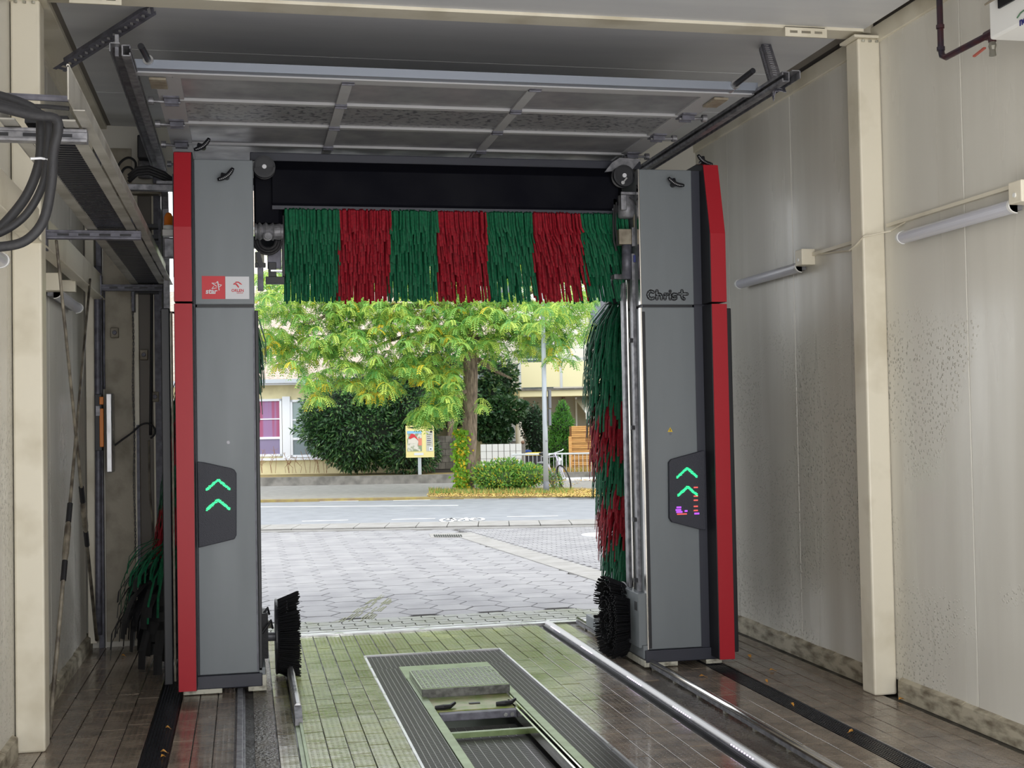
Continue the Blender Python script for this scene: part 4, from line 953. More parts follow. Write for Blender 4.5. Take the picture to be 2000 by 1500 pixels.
# control box and cover
t = thing('control_box', 'orange and black control box on the left end of the exit wall', 'control box', (-1.1, 10.3, 1.3))
b = MB(); p0 = ony(186, 770, 10.3); p1 = ony(201, 880, 10.3); b.box(p0.x, p1.x, 10.24, 10.38, p1.z, p0.z); b.build('box_body', M['black'], t, bevel=.004)
p0 = ony(194, 775, 10.23); p1 = ony(203, 873, 10.23); b = MB(); b.box(p0.x, p1.x, 10.22, 10.25, p1.z, p0.z-.09); b.box(p0.x, p1.x, 10.22, 10.25, p0.z-.06, p0.z); b.build('orange_cover', M['orangep'], t, bevel=.004)
p0 = ony(187, 793, 10.21); p1 = ony(195, 812, 10.21); b = MB(); b.box(p0.x, p1.x, 10.21, 10.24, p1.z, p0.z); b.build('grey_label', M['galv'], t)
p0 = ony(206, 768, 10.1); p1 = ony(220, 923, 10.1); b = MB(); b.box(p0.x, p1.x, 10.10, 10.30, p1.z, p0.z)
tag(b.build('stainless_cover', M['steel'], bevel=.008), 'narrow vertical stainless cover beside the orange control box', 'cover')
# chain
b = MB(); y = 10.36; xx = ony(260, 700, y).x; z0, z1 = ony(260, 1093, y).z, ony(262, 560, y).z; n = int((z1-z0)/.024)
for i in range(n):
    z = z0+(i+.5)*(z1-z0)/n; c_ = Vector((xx+.004*math.sin(i*.2), y, z)); s = Vector((.006, 0, 0)) if i % 2 else Vector((0, .006, 0))
    b.tube([c_+s+Vector((0,0,-.008)), c_+s*.6+Vector((0,0,-.015)), c_-s*.6+Vector((0,0,-.015)), c_-s+Vector((0,0,-.008)), c_-s+Vector((0,0,.008)), c_-s*.6+Vector((0,0,.015)), c_+s*.6+Vector((0,0,.015)), c_+s+Vector((0,0,.008)), c_+s+Vector((0,0,-.008))], .0022, 4)
tag(b.build('door_chain', M['galv']), 'long galvanised hand chain hanging on the exit end wall', 'chain')
def line(name, label, cat, pts, y, r, m, sm=True):
    P = [ony(a, c, y) for a, c in pts]; b = MB(); b.tube(smoothpath(P, 4), r, 8); return tag(b.build(name, M[m], smooth=True), label, cat)
line('corrugated_hose', 'black corrugated conduit hanging left of the exit opening', 'conduit', [(296,540),(296,650),(295,760),(294,850)], 10.36, .011, 'rubber')
line('thin_cable', 'black cable looping from the stainless cover to the conduit', 'cable', [(221,872),(240,858),(258,845),(275,830),(290,827),(301,835),(302,848),(294,856)], 10.30, .007, 'rubber')
line('wall_cable', 'thin grey cable with a plug hanging below the corrugated conduit', 'cable', [(291,860),(292,950),(298,1030),(297,1110),(294,1140),(290,1152)], 10.35, .007, 'pole')
line('wall_conduit', 'slim vertical conduit at the left end of the exit wall', 'conduit', [(203,560),(203,700),(204,760)], 10.36, .009, 'galvdark')
line('grey_downpipe', 'dark grey vertical pipe in the left rear corner', 'pipe', [(190,520),(191,760),(192,900),(193,1240)], 10.27, .025, 'galvdark')
p = ony(268, 850, 10.36); b = MB(); b.box(p.x-.006, p.x+.016, 10.37, 10.44, .05, p.z+.08); tag(b.build('cable_channel', M['galvdark']), 'narrow metal cable channel beside the hanging chain', 'cable channel')
# rear sockets
for (x, y_, lab) in ((281, 693, 'dirty grey wall socket between the chain and the conduit'), (303, 775, 'small grey switch plate beside the conduit'), (224, 650, 'corroded wall fitting below the end of the cream beam')):
    p = ony(x, y_, 10.40); t = thing('wall_fitting', lab, 'fitting', tuple(p)); b = MB(); b.box(p.x-.03, p.x+.03, 10.38, 10.45, p.z-.04, p.z+.04); b.build('cover', M['beigebox'], t, bevel=.006)
    b = MB(); b.lathe((p.x, 10.38, p.z), (0,-1,0), [(0,.018),(.01,.015)], 10); b.build('knob', M['galvdark'], t)
# door drive motor on the end wall, top left
t = thing('door_drive', 'black door drive motor above the left side of the exit', 'motor', (-.78, 10.2, 3.7))
p0 = ony(269, 266, 10.2); p1 = ony(299, 312, 10.2); b = MB(); b.box(p0.x, p1.x, 10.14, 10.44, p1.z, p0.z); b.build('housing', M['black'], t, bevel=.01)
p0 = ony(275, 345, 10.25); p1 = ony(285, 312, 10.25); b = MB(); b.tube([(p0.x+.03, 10.3, p0.z), (p0.x+.03, 10.3, p1.z)], .055, 16); b.build('gear_motor', M['motor'], t, smooth=True)
b = MB(); P = [ony(x, y, 10.2) for x, y in ((228,350),(232,322),(250,308),(265,318),(262,345))]; b.tube(smoothpath(P, 4), .010, 6); P = [ony(x, y, 10.2) for x, y in ((232,352),(242,330),(256,328),(266,345))]; b.tube(smoothpath(P, 4), .010, 6); b.build('cable', M['rubber'], t)
b = MB(); b.box(-1.0, -.60, 10.3, 10.42, 3.52, 3.60); b.build('console', M['beigebox'], t)
p0 = ony(300, 520, 10.38)
t = thing('fuse_rack', 'dark equipment rack between cable tray and left gantry leg', 'rack', (-.66, 10.2, 2.8))
for k in range(7):
    z = 3.28-k*.085; b = MB(); b.box(-.83, -.63, 10.28, 10.42, z-.028, z); b.build('rack_shelf', M['gratedark'], t)
for x in (-.84, -.635): b = MB(); b.box(x, x+.02, 10.26, 10.44, 2.6, 3.4); b.build('rack_post', M['galvdark'], t)

# door edge guard beside the exit, left
b = MB(); b.box(-.60, -.565, 10.1, 10.44, .0, 3.55); tag(b.build('door_jamb_seal', M['black'], bevel=.003), 'tall dark jamb seal on the left edge of the exit opening', 'seal')

# fallen leaves
def fallen(px, py, s, lab, z=.004):
    p = onz(px, py, z); a = random.uniform(0, 6); b = MB(); d = Vector((math.cos(a), math.sin(a), 0)); e = Vector((-d.y, d.x, 0))
    pts = [(-1,0,.0),(-.4,.42,.010),(.3,.36,.014),(1,0,.004),(.3,-.36,.016),(-.4,-.4,.006)]
    top = [p+d*x*s+e*y*s+Vector((0,0,h)) for x, y, h in pts]; b.prism(top, (0,0,.0015)); b.tube([p-d*s, p-d*s*1.5], .001, 4)
    tag(b.build('fallen_leaf', M['leafo']), lab, 'leaf')
fallen(1464, 1283, .030, 'orange dry leaf on the tiles beside the right gantry leg')
fallen(1372, 1322, .022, 'yellow leaf lying between the two right running rails')
fallen(1508, 1310, .020, 'small brown leaf near the right wall side of the drain')
fallen(1497, 1332, .020, 'light leaf at the edge of the right drain, second from the gantry')
fallen(1548, 1378, .020, 'brown leaf on the right drain slots halfway along')
fallen(1662, 1430, .016, 'small leaf on the right drain, nearest the bottom picture edge')
fallen(1760, 1367, .022, 'brown leaf on tiles at the foot of the right post')
fallen(320, 1470, .020, 'yellow leaf on the left drain, biggest of its pair')
fallen(318, 1479, .014, 'tiny yellow leaf beside the bigger one on the left drain')
fallen(328, 1423, .016, 'small orange leaf farther up the left drain')
fallen(241, 1282, .020, 'dark leaf on the tiles near the left side brush', .003)
b = MB(); p = onz(58, 1458, .0)
for k in range(6): b.sphere(p+Vector((random.uniform(-.03,.03), random.uniform(-.03,.03), .012+.012*(k % 2))), random.uniform(.012,.02), 8)
tag(b.build('leaf_clump', mat('dark_red_rotten_leaf', srgb(86,44,40), .6)), 'dark red clump of debris at the foot of the left post', 'debris')

# ------------------------------------------------------------------ outside: forecourt
def stq(name, u0, u1, n0, n1, z, th, m):
    b = MB(); P = [st(u0,n0,z), st(u1,n0,z), st(u1,n1,z), st(u0,n1,z)]; b.prism(P, (0,0,-th)); return struct(b.build(name, m))
b = MB(); b.prism([(-14, 10.63, -.03), (22, 10.63, -.03), st(24, 20.25, -.03), st(-22, 20.25, -.03)], (0,0,-.1)); ground = struct(b.build('forecourt', M['pgrout']))
b = MB(); b.box(-14, 22, -16, Y0-.001, -.11, -.01); struct(b.build('entrance_ground', M['concrete']))
goff = wloc(ground)
# small interlocking row next to the threshold
cells = []
for r in range(5):
    for k in range(36):
        x = -1.2+k*.2+(r % 2)*.1; cells.append((x, 10.66+r*.125))
me_s = None
b = MB()
for x, y in cells:
    h = .0; b2 = [(x-.095,y-.058),(x-.02,y-.050),(x+.02,y-.064),(x+.095,y-.056),(x+.085,y),(x+.095,y+.056),(x+.02,y+.050),(x-.02,y+.064),(x-.095,y+.058),(x-.105,y)]
    b.prism([(p[0], p[1], random.uniform(-.001,.001)) for p in b2], (0,0,-.035))
M['paverwet'] = mat('mossy_small_paver', srgb(134,134,133), .4, col2=srgb(128,131,116), nscale=3, rvar=.3)
tag(b.build('small_paver_field', M['paverwet'], ground), kind='stuff')
# big hexagonal slabs
hexr = .2
def hexmesh():
    b = MB(); e = .006; e = .009; top = [(math.cos(math.pi/3*k)*(hexr-e), math.sin(math.pi/3*k)*(hexr*1.0-e), 0) for k in range(6)]
    low = [(v[0]*1.012, v[1]*1.012, -.004) for v in top]; bot = [(v[0], v[1], -.035) for v in low]
    b.v = top+low+bot; b.f = [tuple(range(6))]+[(k, 6+k, 6+(k+1) % 6, (k+1) % 6) for k in range(6)]+[(6+k, 12+k, 12+(k+1) % 6, 6+(k+1) % 6) for k in range(6)]
    me = bpy.data.meshes.new('paving_slab'); me.from_pydata(b.v, [], b.f); me.materials.append(M['paver']); return me
hm = hexmesh()
# drain line: forecourt strip from (3.15,19.1) towards (3.6,12.6)
GA, GB = Vector((3.02, 19.6, 0)), Vector((3.60, 12.0, 0))
gd = (GB-GA).normalized(); gn = Vector((-gd.y, gd.x, 0))   # strip axis
sxa = lambda y: 3.02+(19.1-y)*.093
hexes = []
col = -18
for i in range(-18, 34):
    x = i*hexr*1.5*1.01+.02
    for j in range(0, 44):
        y = 11.30+j*hexr*1.732*1.01+(.5*hexr*1.732 if i % 2 else 0)
        p = Vector((x, y, 0)); n_ = p.dot(SN)
        if n_ > 20.3: continue
        if x > sxa(y)+.12: continue
        hexes.append(p)
def vis(p): 
    u, v = screen(p); return 480 < u < 1230 and v > 0
hv = [p for p in hexes if vis(p)]; ho = [p for p in hexes if not vis(p)]
hv.sort(key=lambda p: p.y)
for p in hv[:299]:
    o = bpy.data.objects.new('paving_slab', hm); C.objects.link(o); o.parent = ground; o.location = p+Vector((0,0,random.uniform(-.002,.002)))-goff; o.rotation_euler = (random.uniform(-.006,.006), random.uniform(-.006,.006), 0)
b = MB()
for p in hv[299:]+ho: b.prism([(p.x+math.cos(math.pi/3*k)*(hexr-.006), p.y+math.sin(math.pi/3*k)*(hexr-.006), random.uniform(-.001,.001)) for k in range(6)], (0,0,-.03))
if b.v: tag(b.build('paving_field', M['paver'], ground), kind='stuff')
# diagonal channel slabs
for k in range(7):
    y0, y1 = 19.3-k*1.14, 19.3-(k+1)*1.14+.012
    b = MB(); b.prism([(sxa(y0), y0, .008), (sxa(y0)+.36, y0, .008), (sxa(y1)+.36, y1, .008), (sxa(y1), y1, .008)], (0,0,-.04)); b.build('channel_slab', M['concrete'], ground)
# small blocks on the right
b = MB(); y = 10.0; r = 0
while y < 20.6:
    x = sxa(y)+.34+(.1 if r % 2 else 0)
    while x < 9:
        p = Vector((x+.1, y, 0))
        if p.dot(SN) < 20.25 and y > 11.4: b.box(x, x+.19, y, y+.092, -.03, random.uniform(-.002,.001))
        x += .2
    y += .1; r += 1
tag(b.build('block_paving', M['paver'], ground), kind='stuff')
# tyre mark : moss streaks
b = MB()
for g_ in (0, 1):
    for k in range(5):
        f0 = random.uniform(0, .25); A_ = onz(655+g_*38+k*6, 1219-g_*2, .003); B_2 = onz(742+g_*20+k*3.0, 1160+g_*6, .003)
        for q0 in range(3):
            t0 = f0+q0*.28; b.bar(A_.lerp(B_2, min(1, t0)), A_.lerp(B_2, min(1, t0+random.uniform(.12, .24))), .009, .0012)
M['moss'] = mat('moss_streak', srgb(120,122,88), .7)
tag(b.build('tyre_marks', M['moss'], ground), kind='stuff')
# gutter and apron
stq('trim_6', -14, 24, 20.25, 20.40, .015, .12, M['concrete'])
apron = stq('apron', -14, 24, 20.40, 21.6, .012, .12, M['pgrout'])
aoff = wloc(apron)
for k in range(30):
    u0 = -5.0+k*.5; b = MB(); P = [st(u0+.008,20.52,.03), st(u0+.492,20.52,.03), st(u0+.46,21.58,.02), st(u0-.03,21.58,.02)]; b.prism(P, (0,0,-.03)); b.build('apron_slab', M['concrete'], apron)
# gully grate and manhole
t = thing('gully_grate', 'small slotted gully grate at the kerb in front of the wash hall', 'drain', (2.95, 18.98, 0))
b = MB(); P = [onz(x, y, .006) for x, y in ((838,1042),(918,1040),(905,1049),(842,1050))]; b.prism(P, (0,0,-.02)); b.build('grate_frame', M['concrete'], t)
for k in range(13):
    a = onz(848+k*4.3, 1044.2, .011); c_ = onz(850+k*4.3, 1048.2, .011); b = MB(); b.bar(a, c_, .018, .006); b.build('slot', M['black'], t)
b = MB(); b.lathe(tuple(onz(1178, 1046, -.012)), (0,0,1), [(0,.32),(.02,.32)], 32); tag(b.build('manhole_cover', M['swhite']), 'round pale manhole cover in the block paving', 'manhole cover')
# road
road = stq('road', -40, 50, 21.6, 28.2, -.005, .15, M['asphalt'])
def mark(u0, u1, n0, n1, name='road_line'):
    b = MB(); P = [st(u0,n0,.002), st(u1,n0,.002), st(u1,n1,.002), st(u0,n1,.002)]; b.prism(P, (0,0,-.006)); return b.build(name, M['paint'], road)
def pu(px, py): p = onz(px, py, 0); return su(p), p.dot(SN)
for (xa, ya, xb, yb, w_) in ((505,990,895,987,.10),(590,1018,680,1015.5,.06),(765,1014.5,850,1012.5,.06),(990,1009,1090,1007.5,.05),(625,979,700,978,.07),(768,977.5,840,976,.07),(906,974.5,974,974,.07),(1050,974.5,1110,974.5,.07)):
    ua, na = pu(xa, ya); ub, nb = pu(xb, yb); b = MB(); b.prism([st(ua,na-w_/2,.002), st(ub,nb-w_/2,.002), st(ub,nb+w_/2,.002), st(ua,na+w_/2,.002)], (0,0,-.006)); b.build('road_line', M['paint'], road)
ua, na = pu(862, 1021); ub, nb = pu(1180, 1016)
b = MB(); b.prism([st(ua,na-.06,.002), st(ub,nb-.06,.002), st(ub,nb+.08,.002), st(ua,na+.08,.002)], (0,0,-.006)); b.build('edge_line', M['paint'], road)
# bicycle symbol
b = MB()
def q(px, py): return onz(px, py, .003)
def loop(cx, cyy, rx, ry, n=22):
    for k in range(n):
        a1 = 2*math.pi*k/n; a2 = 2*math.pi*(k+1)/n
        b.bar(q(cx+rx*math.cos(a1), cyy+ry*math.sin(a1)), q(cx+rx*math.cos(a2), cyy+ry*math.sin(a2)), .06, .004)
loop(873, 1016, 12, 3.2); loop(932, 1014, 12, 2.8)
for (x0,y0,x1,y1) in ((873,1016,882,1012),(882,1012,905,1012.5),(882,1012,892,1017),(892,1017,910,1012),(905,1012.5,932,1014),(892,1017,900,1017.5),(910,1011,913,1017),(905,1017,915,1017)): b.bar(q(x0,y0), q(x1,y1), .06, .004)
b.build('bicycle_symbol', M['paint'], road)
# far kerb strip, sidewalk, planting strip
stq('sidewalk', -40, 50, 28.4, 34.9, .03, .2, M['sidewalk'])
stq('trim_7', -40, 50, 28.15, 28.4, .05, .2, M['soil'])
def zq(u, n, z): return st(u, n, z)
t_ = MB(); P = [onz(x, y, .035) for x, y in ((835,968),(1200,968),(1200,955),(1120,952),(850,955))]; t_.prism(P, (0,0,-.05)); struct(t_.build('planting_strip', M['soil']))
b = MB()
for k in range(2600):
    u = random.uniform(-2, 12); n_ = random.choice((random.gauss(28.3, .08), random.gauss(34.75, .12), random.uniform(28.5, 34.8) if random.random() < .5 else 34.7))
    if n_ < 28.4 and n_ > 28.55: continue
    p = st(u, n_, .053); a = random.uniform(0, 6.28); s = random.uniform(.02, .05); d = Vector((math.cos(a), math.sin(a), 0))*s; e = Vector((-d.y, d.x, 0))*.6; b.add([p-d, p+e+Vector((0,0,.01)), p+d, p-e+Vector((0,0,.015))], [(0,1,2,3)], 0 if random.random() < .65 else 1)
for k in range(2600):
    p = onz(random.uniform(1090, 1200), random.uniform(956, 968), .06) if k % 2 else onz(random.uniform(835, 1200), random.uniform(963, 970), .06)
    a = random.uniform(0, 6.28); s = random.uniform(.02, .05); d = Vector((math.cos(a), math.sin(a), 0))*s; e = Vector((-d.y, d.x, 0))*.6; b.add([p-d, p+e+Vector((0,0,.01)), p+d, p-e+Vector((0,0,.015))], [(0,1,2,3)], 0 if random.random() < .8 else 1)
tag(b.build('leaf_litter', [M['litter'], M['litter2']], fix=False), 'yellow and brown fallen leaves along the far kerb and sidewalk', 'leaves', kind='stuff')
# low wall with bed behind
b = MB(); b.prism([st(-30,35.4,0), st(7.2,35.4,0), st(7.2,35.7,0), st(-30,35.7,0)], (0,0,.24)); struct(b.build('wall_kerb', M['wallgrey']))
b = MB(); b.prism([st(-30,35.7,0), st(7.2,35.7,0), st(7.2,46,0), st(-30,46,0)], (0,0,.21)); struct(b.build('planting_bed', M['soil']))
b = MB(); b.prism([st(7.2,34.9,0), st(40,34.9,0), st(40,60,0), st(7.2,60,0)], (0,0,.04)); struct(b.build('yard_ground', M['concrete']))
def grass(name, label, N_, place, h, ms, wts=None):
    b = MB()
    for k in range(N_):
        p = place(); a = random.uniform(0, 6.28); l = h*random.uniform(.5, 1.3); d = Vector((math.cos(a), math.sin(a), 0)); tip = p+d*l*.4+Vector((0,0,l)); s = Vector((-d.y, d.x, 0))*.008
        b.add([p-s, p+s, tip], [(0,1,2)], random.randrange(len(ms)))
    return tag(b.build(name, ms, fix=False), label, 'grass', kind='stuff')
grass('dry_grass', 'dry yellow grass along the top of the low grey wall', 5000, lambda: st(random.uniform(-.5, 7.0), random.uniform(35.72, 36.6), .2), .16, [M['grass2'], M['grass2'], M['grass1'], M['litter2']])
grass('verge_grass', 'green grass tufts around the tree and lamp post foot', 4000, lambda: onz(random.uniform(838, 1120), random.uniform(957, 966), .04), .09, [M['grass1'], M['grass1'], M['grass2']])

# ------------------------------------------------------------------ foliage helpers
def rnd_dir(): 
    z = random.uniform(-1, 1); a = random.uniform(0, 6.283); r = math.sqrt(1-z*z); return Vector((r*math.cos(a), r*math.sin(a), z))
def leaf_quad(b, p, d, n, L, W, mi):
    d = d.normalized(); s = d.cross(n)
    if s.length < .01: s = d.cross(Vector((1,0,.3)))
    s = s.normalized()*W/2; nn = s.cross(d).normalized()*W*.15
    b.v += [tuple(p), tuple(p+d*L*.45+s+nn), tuple(p+d*L), tuple(p+d*L*.45-s+nn)]; k = len(b.v)-4; b.f.append((k, k+1, k+2, k+3)); b.m.append(mi)
def shrub(name, label, cat, blobs, N_, L, W, mats, weights, core=None, stem=None, droop=.2, group=None):
    base = Vector(blobs[0][0]); t = thing(name, label, cat, (base.x, base.y, stem[0][2] if stem else 0), group)
    b = MB(); tot = sum(r[0]*r[2] for c, r in blobs)
    for c, r in blobs:
        c = Vector(c); n_ = int(N_*r[0]*r[2]/tot)
        for k in range(n_):
            d = rnd_dir()
            if d.y > .35: d.y = -d.y
            rr = random.uniform(.82, 1.04); rr *= 1+.10*math.sin(d.x*9+c.x*3)*math.cos(d.z*8)
            p = c+Vector((d.x*r[0], d.y*r[1], d.z*r[2]))*rr
            q_ = (d+rnd_dir()*.8+Vector((0,0,-droop))).normalized(); leaf_quad(b, p, q_, (d+rnd_dir()*.6), L*random.uniform(.7,1.25), W*random.uniform(.8,1.2), random.choices(range(len(mats)), weights)[0])
    b.build('foliage', mats, t, fix=False)['kind'] = 'stuff'
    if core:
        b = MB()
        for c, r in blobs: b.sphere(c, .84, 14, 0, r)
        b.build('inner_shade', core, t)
    if stem:
        b = MB()
        for k in range(stem[1]):
            a = Vector(stem[0])+Vector((random.uniform(-.1,.1), 0, 0)); b.tube([a, a+Vector((random.uniform(-.3,.3), 0, .4)), Vector(blobs[0][0])+Vector((random.uniform(-.6,.6), 0, 0))], [.035,.028,.015], 6)
        b.build('stem', M['bark'], t)
    return t
def blob(px, py, n, rx, rz, ry=.6): p = onn(px, py, n); return (tuple(p), (rx/FOC*p.length, ry, rz/FOC*p.length))
# laurel hedge
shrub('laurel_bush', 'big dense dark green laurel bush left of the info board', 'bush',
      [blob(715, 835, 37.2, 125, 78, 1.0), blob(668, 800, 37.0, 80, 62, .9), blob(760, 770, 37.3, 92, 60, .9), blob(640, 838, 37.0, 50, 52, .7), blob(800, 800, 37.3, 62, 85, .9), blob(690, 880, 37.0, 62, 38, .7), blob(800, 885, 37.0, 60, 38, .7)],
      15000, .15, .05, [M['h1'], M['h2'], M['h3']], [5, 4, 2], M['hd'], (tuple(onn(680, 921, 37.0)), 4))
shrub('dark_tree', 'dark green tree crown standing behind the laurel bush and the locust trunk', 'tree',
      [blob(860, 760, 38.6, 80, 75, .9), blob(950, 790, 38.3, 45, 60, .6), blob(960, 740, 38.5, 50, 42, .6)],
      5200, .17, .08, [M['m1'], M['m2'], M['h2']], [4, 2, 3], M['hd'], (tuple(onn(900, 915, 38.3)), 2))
shrub('maple_bush', 'loose dark maple foliage just right of the locust trunk', 'bush',
      [blob(955, 830, 37.6, 40, 30, .4), blob(985, 800, 37.6, 42, 24, .4), blob(975, 850, 37.6, 25, 14, .3)], 1500, .16, .13, [M['m1'], M['h2']], [3, 1], None, (tuple(onn(935, 900, 37.6)), 2))
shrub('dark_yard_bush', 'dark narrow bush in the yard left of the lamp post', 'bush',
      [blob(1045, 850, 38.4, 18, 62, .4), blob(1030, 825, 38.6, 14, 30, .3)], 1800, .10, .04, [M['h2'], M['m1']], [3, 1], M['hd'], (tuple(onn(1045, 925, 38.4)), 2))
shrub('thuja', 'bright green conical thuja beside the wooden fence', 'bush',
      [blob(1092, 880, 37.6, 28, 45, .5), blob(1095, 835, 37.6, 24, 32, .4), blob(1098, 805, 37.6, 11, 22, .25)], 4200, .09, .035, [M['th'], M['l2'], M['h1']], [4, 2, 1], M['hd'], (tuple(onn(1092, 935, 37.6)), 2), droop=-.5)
shrub('low_shrub', 'low yellow green shrub between the locust trunk and the lamp post', 'bush',
      [blob(985, 935, 30.6, 58, 26, .5), blob(950, 930, 30.6, 30, 26, .45), blob(1030, 930, 30.5, 34, 24, .45), blob(990, 915, 30.7, 38, 18, .35)], 3600, .085, .034, [M['l2'], M['l1'], M['l4'], M['l3'], M['th']], [4, 5, 3, 1, 2], M['m2'], (tuple(onn(985, 962, 30.6)), 5), droop=-.3)
shrub('lamp_foot_shrub', 'small green shrub growing behind the lamp post foot', 'bush', [blob(1082, 938, 30.4, 16, 22, .3)], 700, .05, .022, [M['l2'], M['th'], M['l3']], [3, 3, 1], None, (tuple(onn(1082, 962, 30.4)), 3))
# locust tree
tb_ = onn(912, 962, 31.0)
T = thing('locust_tree', 'locust tree with grey bark and hanging yellow green feathery leaves', 'tree', (tb_.x, tb_.y, .03))
def on31(px, py, n=31.0): return onn(px, py, n)
b = MB(); b.tube(smoothpath([on31(912,966), on31(911,950), on31(914,900), on31(917,850), on31(918,790), on31(918,700), on31(905,620), on31(897,560), on31(885,450)], 5), [.34,.30,.26,.23,.21,.20,.195,.19]+[.185]*8+[.18]*8+[.175]*17, 14)
b.build('trunk', M['bark'], T, smooth=True)
limbs = [[(912,640),(980,600),(1060,560),(1150,520)],[(905,620),(820,590),(700,560),(560,540)],[(915,680),(850,650),(780,660),(700,690)],[(900,590),(760,540),(620,500)],[(915,660),(980,660),(1060,670)],[(917,760),(880,780),(850,810)],[(915,690),(960,720),(1000,740)],[(880,600),(700,600),(580,640)]]
for lp in limbs:
    b = MB(); k = len(lp); dn = random.uniform(-1.6, .4); P = [on31(x, y, 31.0+dn*i/(k-1)) for i, (x, y) in enumerate(lp)]
    sp_ = smoothpath(P, 5); b.tube(sp_, [.075*(1-i/len(sp_))+.012 for i in range(len(sp_))], 7); b.build('branch', M['bark'], T)
LM = [M['l1'], M['l2'], M['l3'], M['l4']]
Lb = [MB(), MB(), MB()]
def spray(b, p, out, n_, col, size=1.0):
    a0 = random.uniform(0, 6.28)
    for i in range(n_):
        a = a0+6.28*i/n_+random.uniform(-.3, .3); d = Vector((math.cos(a), math.sin(a)*.8, random.uniform(-.15, .35))).normalized(); L = .34*size*random.uniform(.7, 1.15); m = 8
        ls = d.cross(Vector((0,0,1))).normalized(); mi = random.choices(range(4), col)[0]; o = p+Vector((0,0,random.uniform(-.04,.04))); dr = random.uniform(.35, .8)
        for j in range(m):
            s = (j+.6)/m; q_ = o+d*(L*s*(1-.25*s))+Vector((0,0,-dr*L*s*s)); dd = (d*(1-.5*s)+Vector((0,0,-1.7*dr*s))).normalized(); nr = ls.cross(dd)
            for sg in (1, -1): leaf_quad(b, q_, ls*sg+dd*.5+Vector((0,0,-.35)), nr, .075*size, .030*size, mi)
dens = [  # px, py, rx, ry, count, yellow weight
 (545,575,45,35,34,.1),(520,610,25,40,18,.15),(560,650,50,40,44,.25),(535,690,30,35,20,.5),(575,700,30,25,16,.3),
 (620,600,60,35,52,.15),(650,660,55,40,44,.1),(640,700,40,30,22,.15),(610,740,25,30,12,.1),
 (700,620,60,35,52,.12),(755,625,55,35,44,.75),(700,680,60,40,40,.15),(760,700,70,35,46,.3),(700,735,50,30,26,.4),(735,760,45,25,26,.65),(640,760,30,22,10,.3),(625,785,20,14,5,.6),
 (690,595,60,20,26,.3),(830,600,55,30,44,.15),(815,640,55,40,46,.25),(850,690,60,40,44,.15),(830,730,70,25,34,.7),(870,650,40,30,24,.4),(860,770,40,40,32,.08),(845,810,45,20,26,.02),(880,800,30,35,26,.04),(815,820,22,12,8,.02),
 (930,600,60,30,48,.1),(900,650,40,30,22,.05),(950,640,50,35,40,.18),(1000,610,50,35,44,.08),(1000,660,50,35,34,.1),(940,690,45,28,26,.08),(1060,620,50,35,44,.12),(1060,670,55,28,30,.1),(1110,600,50,30,32,.08),(1120,645,45,35,24,.1),(1095,700,30,18,9,.25),(1030,700,25,12,5,.1),(1140,590,30,20,14,.1),
 (930,780,16,14,6,.02),(935,800,16,14,6,.02),(900,740,30,30,16,.03),(880,790,18,22,6,.1),
 (700,540,200,30,90,.1),(950,540,200,30,90,.1),(650,470,140,60,60,.1),(900,460,200,60,80,.1),(1100,500,110,60,50,.1)]
for (cx, cyy, rx, ry, cnt, yl) in dens:
    for k in range(int(cnt*1.0)):
        a = random.uniform(0, 6.28); r = math.sqrt(random.random()); n_ = 31.0+random.gauss(-.4, .9) - (1.9 if 1035 < cx < 1115 and cyy < 660 and k % 3 == 0 else 0)
        X_ = cx+rx*r*math.cos(a); Y_ = cyy+ry*r*math.sin(a)-6
        if 893 < X_ < 938 and Y_ > 690 and n_ < 31.2: continue
        p = on31(X_, Y_, n_)
        yw = yl*1.2 if random.random() < .5 else yl*.3
        col = [3, 2.6 if n_ > 30.6 else 1.2, max(0, yw*4.5-.35), 2.4+yw*3]  # back sprays take more mid green: depth shade of the crown put into colour
        out = Vector((random.uniform(-1,1), random.uniform(-1,.3), random.uniform(-.5,.3)))
        spray(Lb[random.randrange(3)], p, out, random.randint(6, 9), col, random.uniform(.8, 1.15))
for b in Lb: b.build('foliage', LM, T, fix=False)['kind'] = 'stuff'
# ivy on the trunk
b = MB()
for k in range(900):
    y = random.uniform(838, 958); x = random.gauss(898+(y-840)*.04, 7) if y < 950 else random.gauss(905, 9); p = onn(x, y, 30.72+random.uniform(-.08, .1))
    leaf_quad(b, p, rnd_dir()+Vector((0,-.3,-.8)), Vector((0,-1,.4))+rnd_dir()*.4, .10, .07, 0 if random.random() < .8 else 1)
tag(b.build('ivy', [M['ivy'], M['l3']], fix=False), 'bright ivy climbing the left side of the locust trunk', 'ivy', kind='stuff')

# ------------------------------------------------------------------ house on the left
HN = 38.4
H = thing('cream_house', 'cream rendered house with white windows behind the laurel bush', 'house', tuple(st(-4, HN, .2)))
def nbox(u0, u1, n0, n1, z0, z1, name, m, parent, bev=0):
    b = MB(); b.prism([st(u0,n0,z0), st(u1,n0,z0), st(u1,n1,z0), st(u0,n1,z0)], (0,0,z1-z0)); return b.build(name, m, parent, bevel=bev)
def uz(px, py, n): p = onn(px, py, n); return su(p), p.z
eu0, ez = uz(505, 752, HN); _, ez2 = uz(505, 744, HN); u_r, _ = uz(850, 750, HN)
nbox(-16, u_r+1.6, HN, HN+7, .2, ez, 'wall', M['render'], H)
nbox(-16.2, u_r+1.8, HN-.35, HN, ez-.02, ez+.07, 'eaves', M['wframe'], H); nbox(-16.2, u_r+1.8, HN-.45, HN-.35, ez+.03, ez+.15, 'gutter', M['lamppost'], H)
rt = onn(560, 610, HN+3.5); 
rows = 14; b = None
rf = MB(); z0r, z1r = ez+.12, ez+3.3; n0r, n1r = HN-.4, HN+4.0
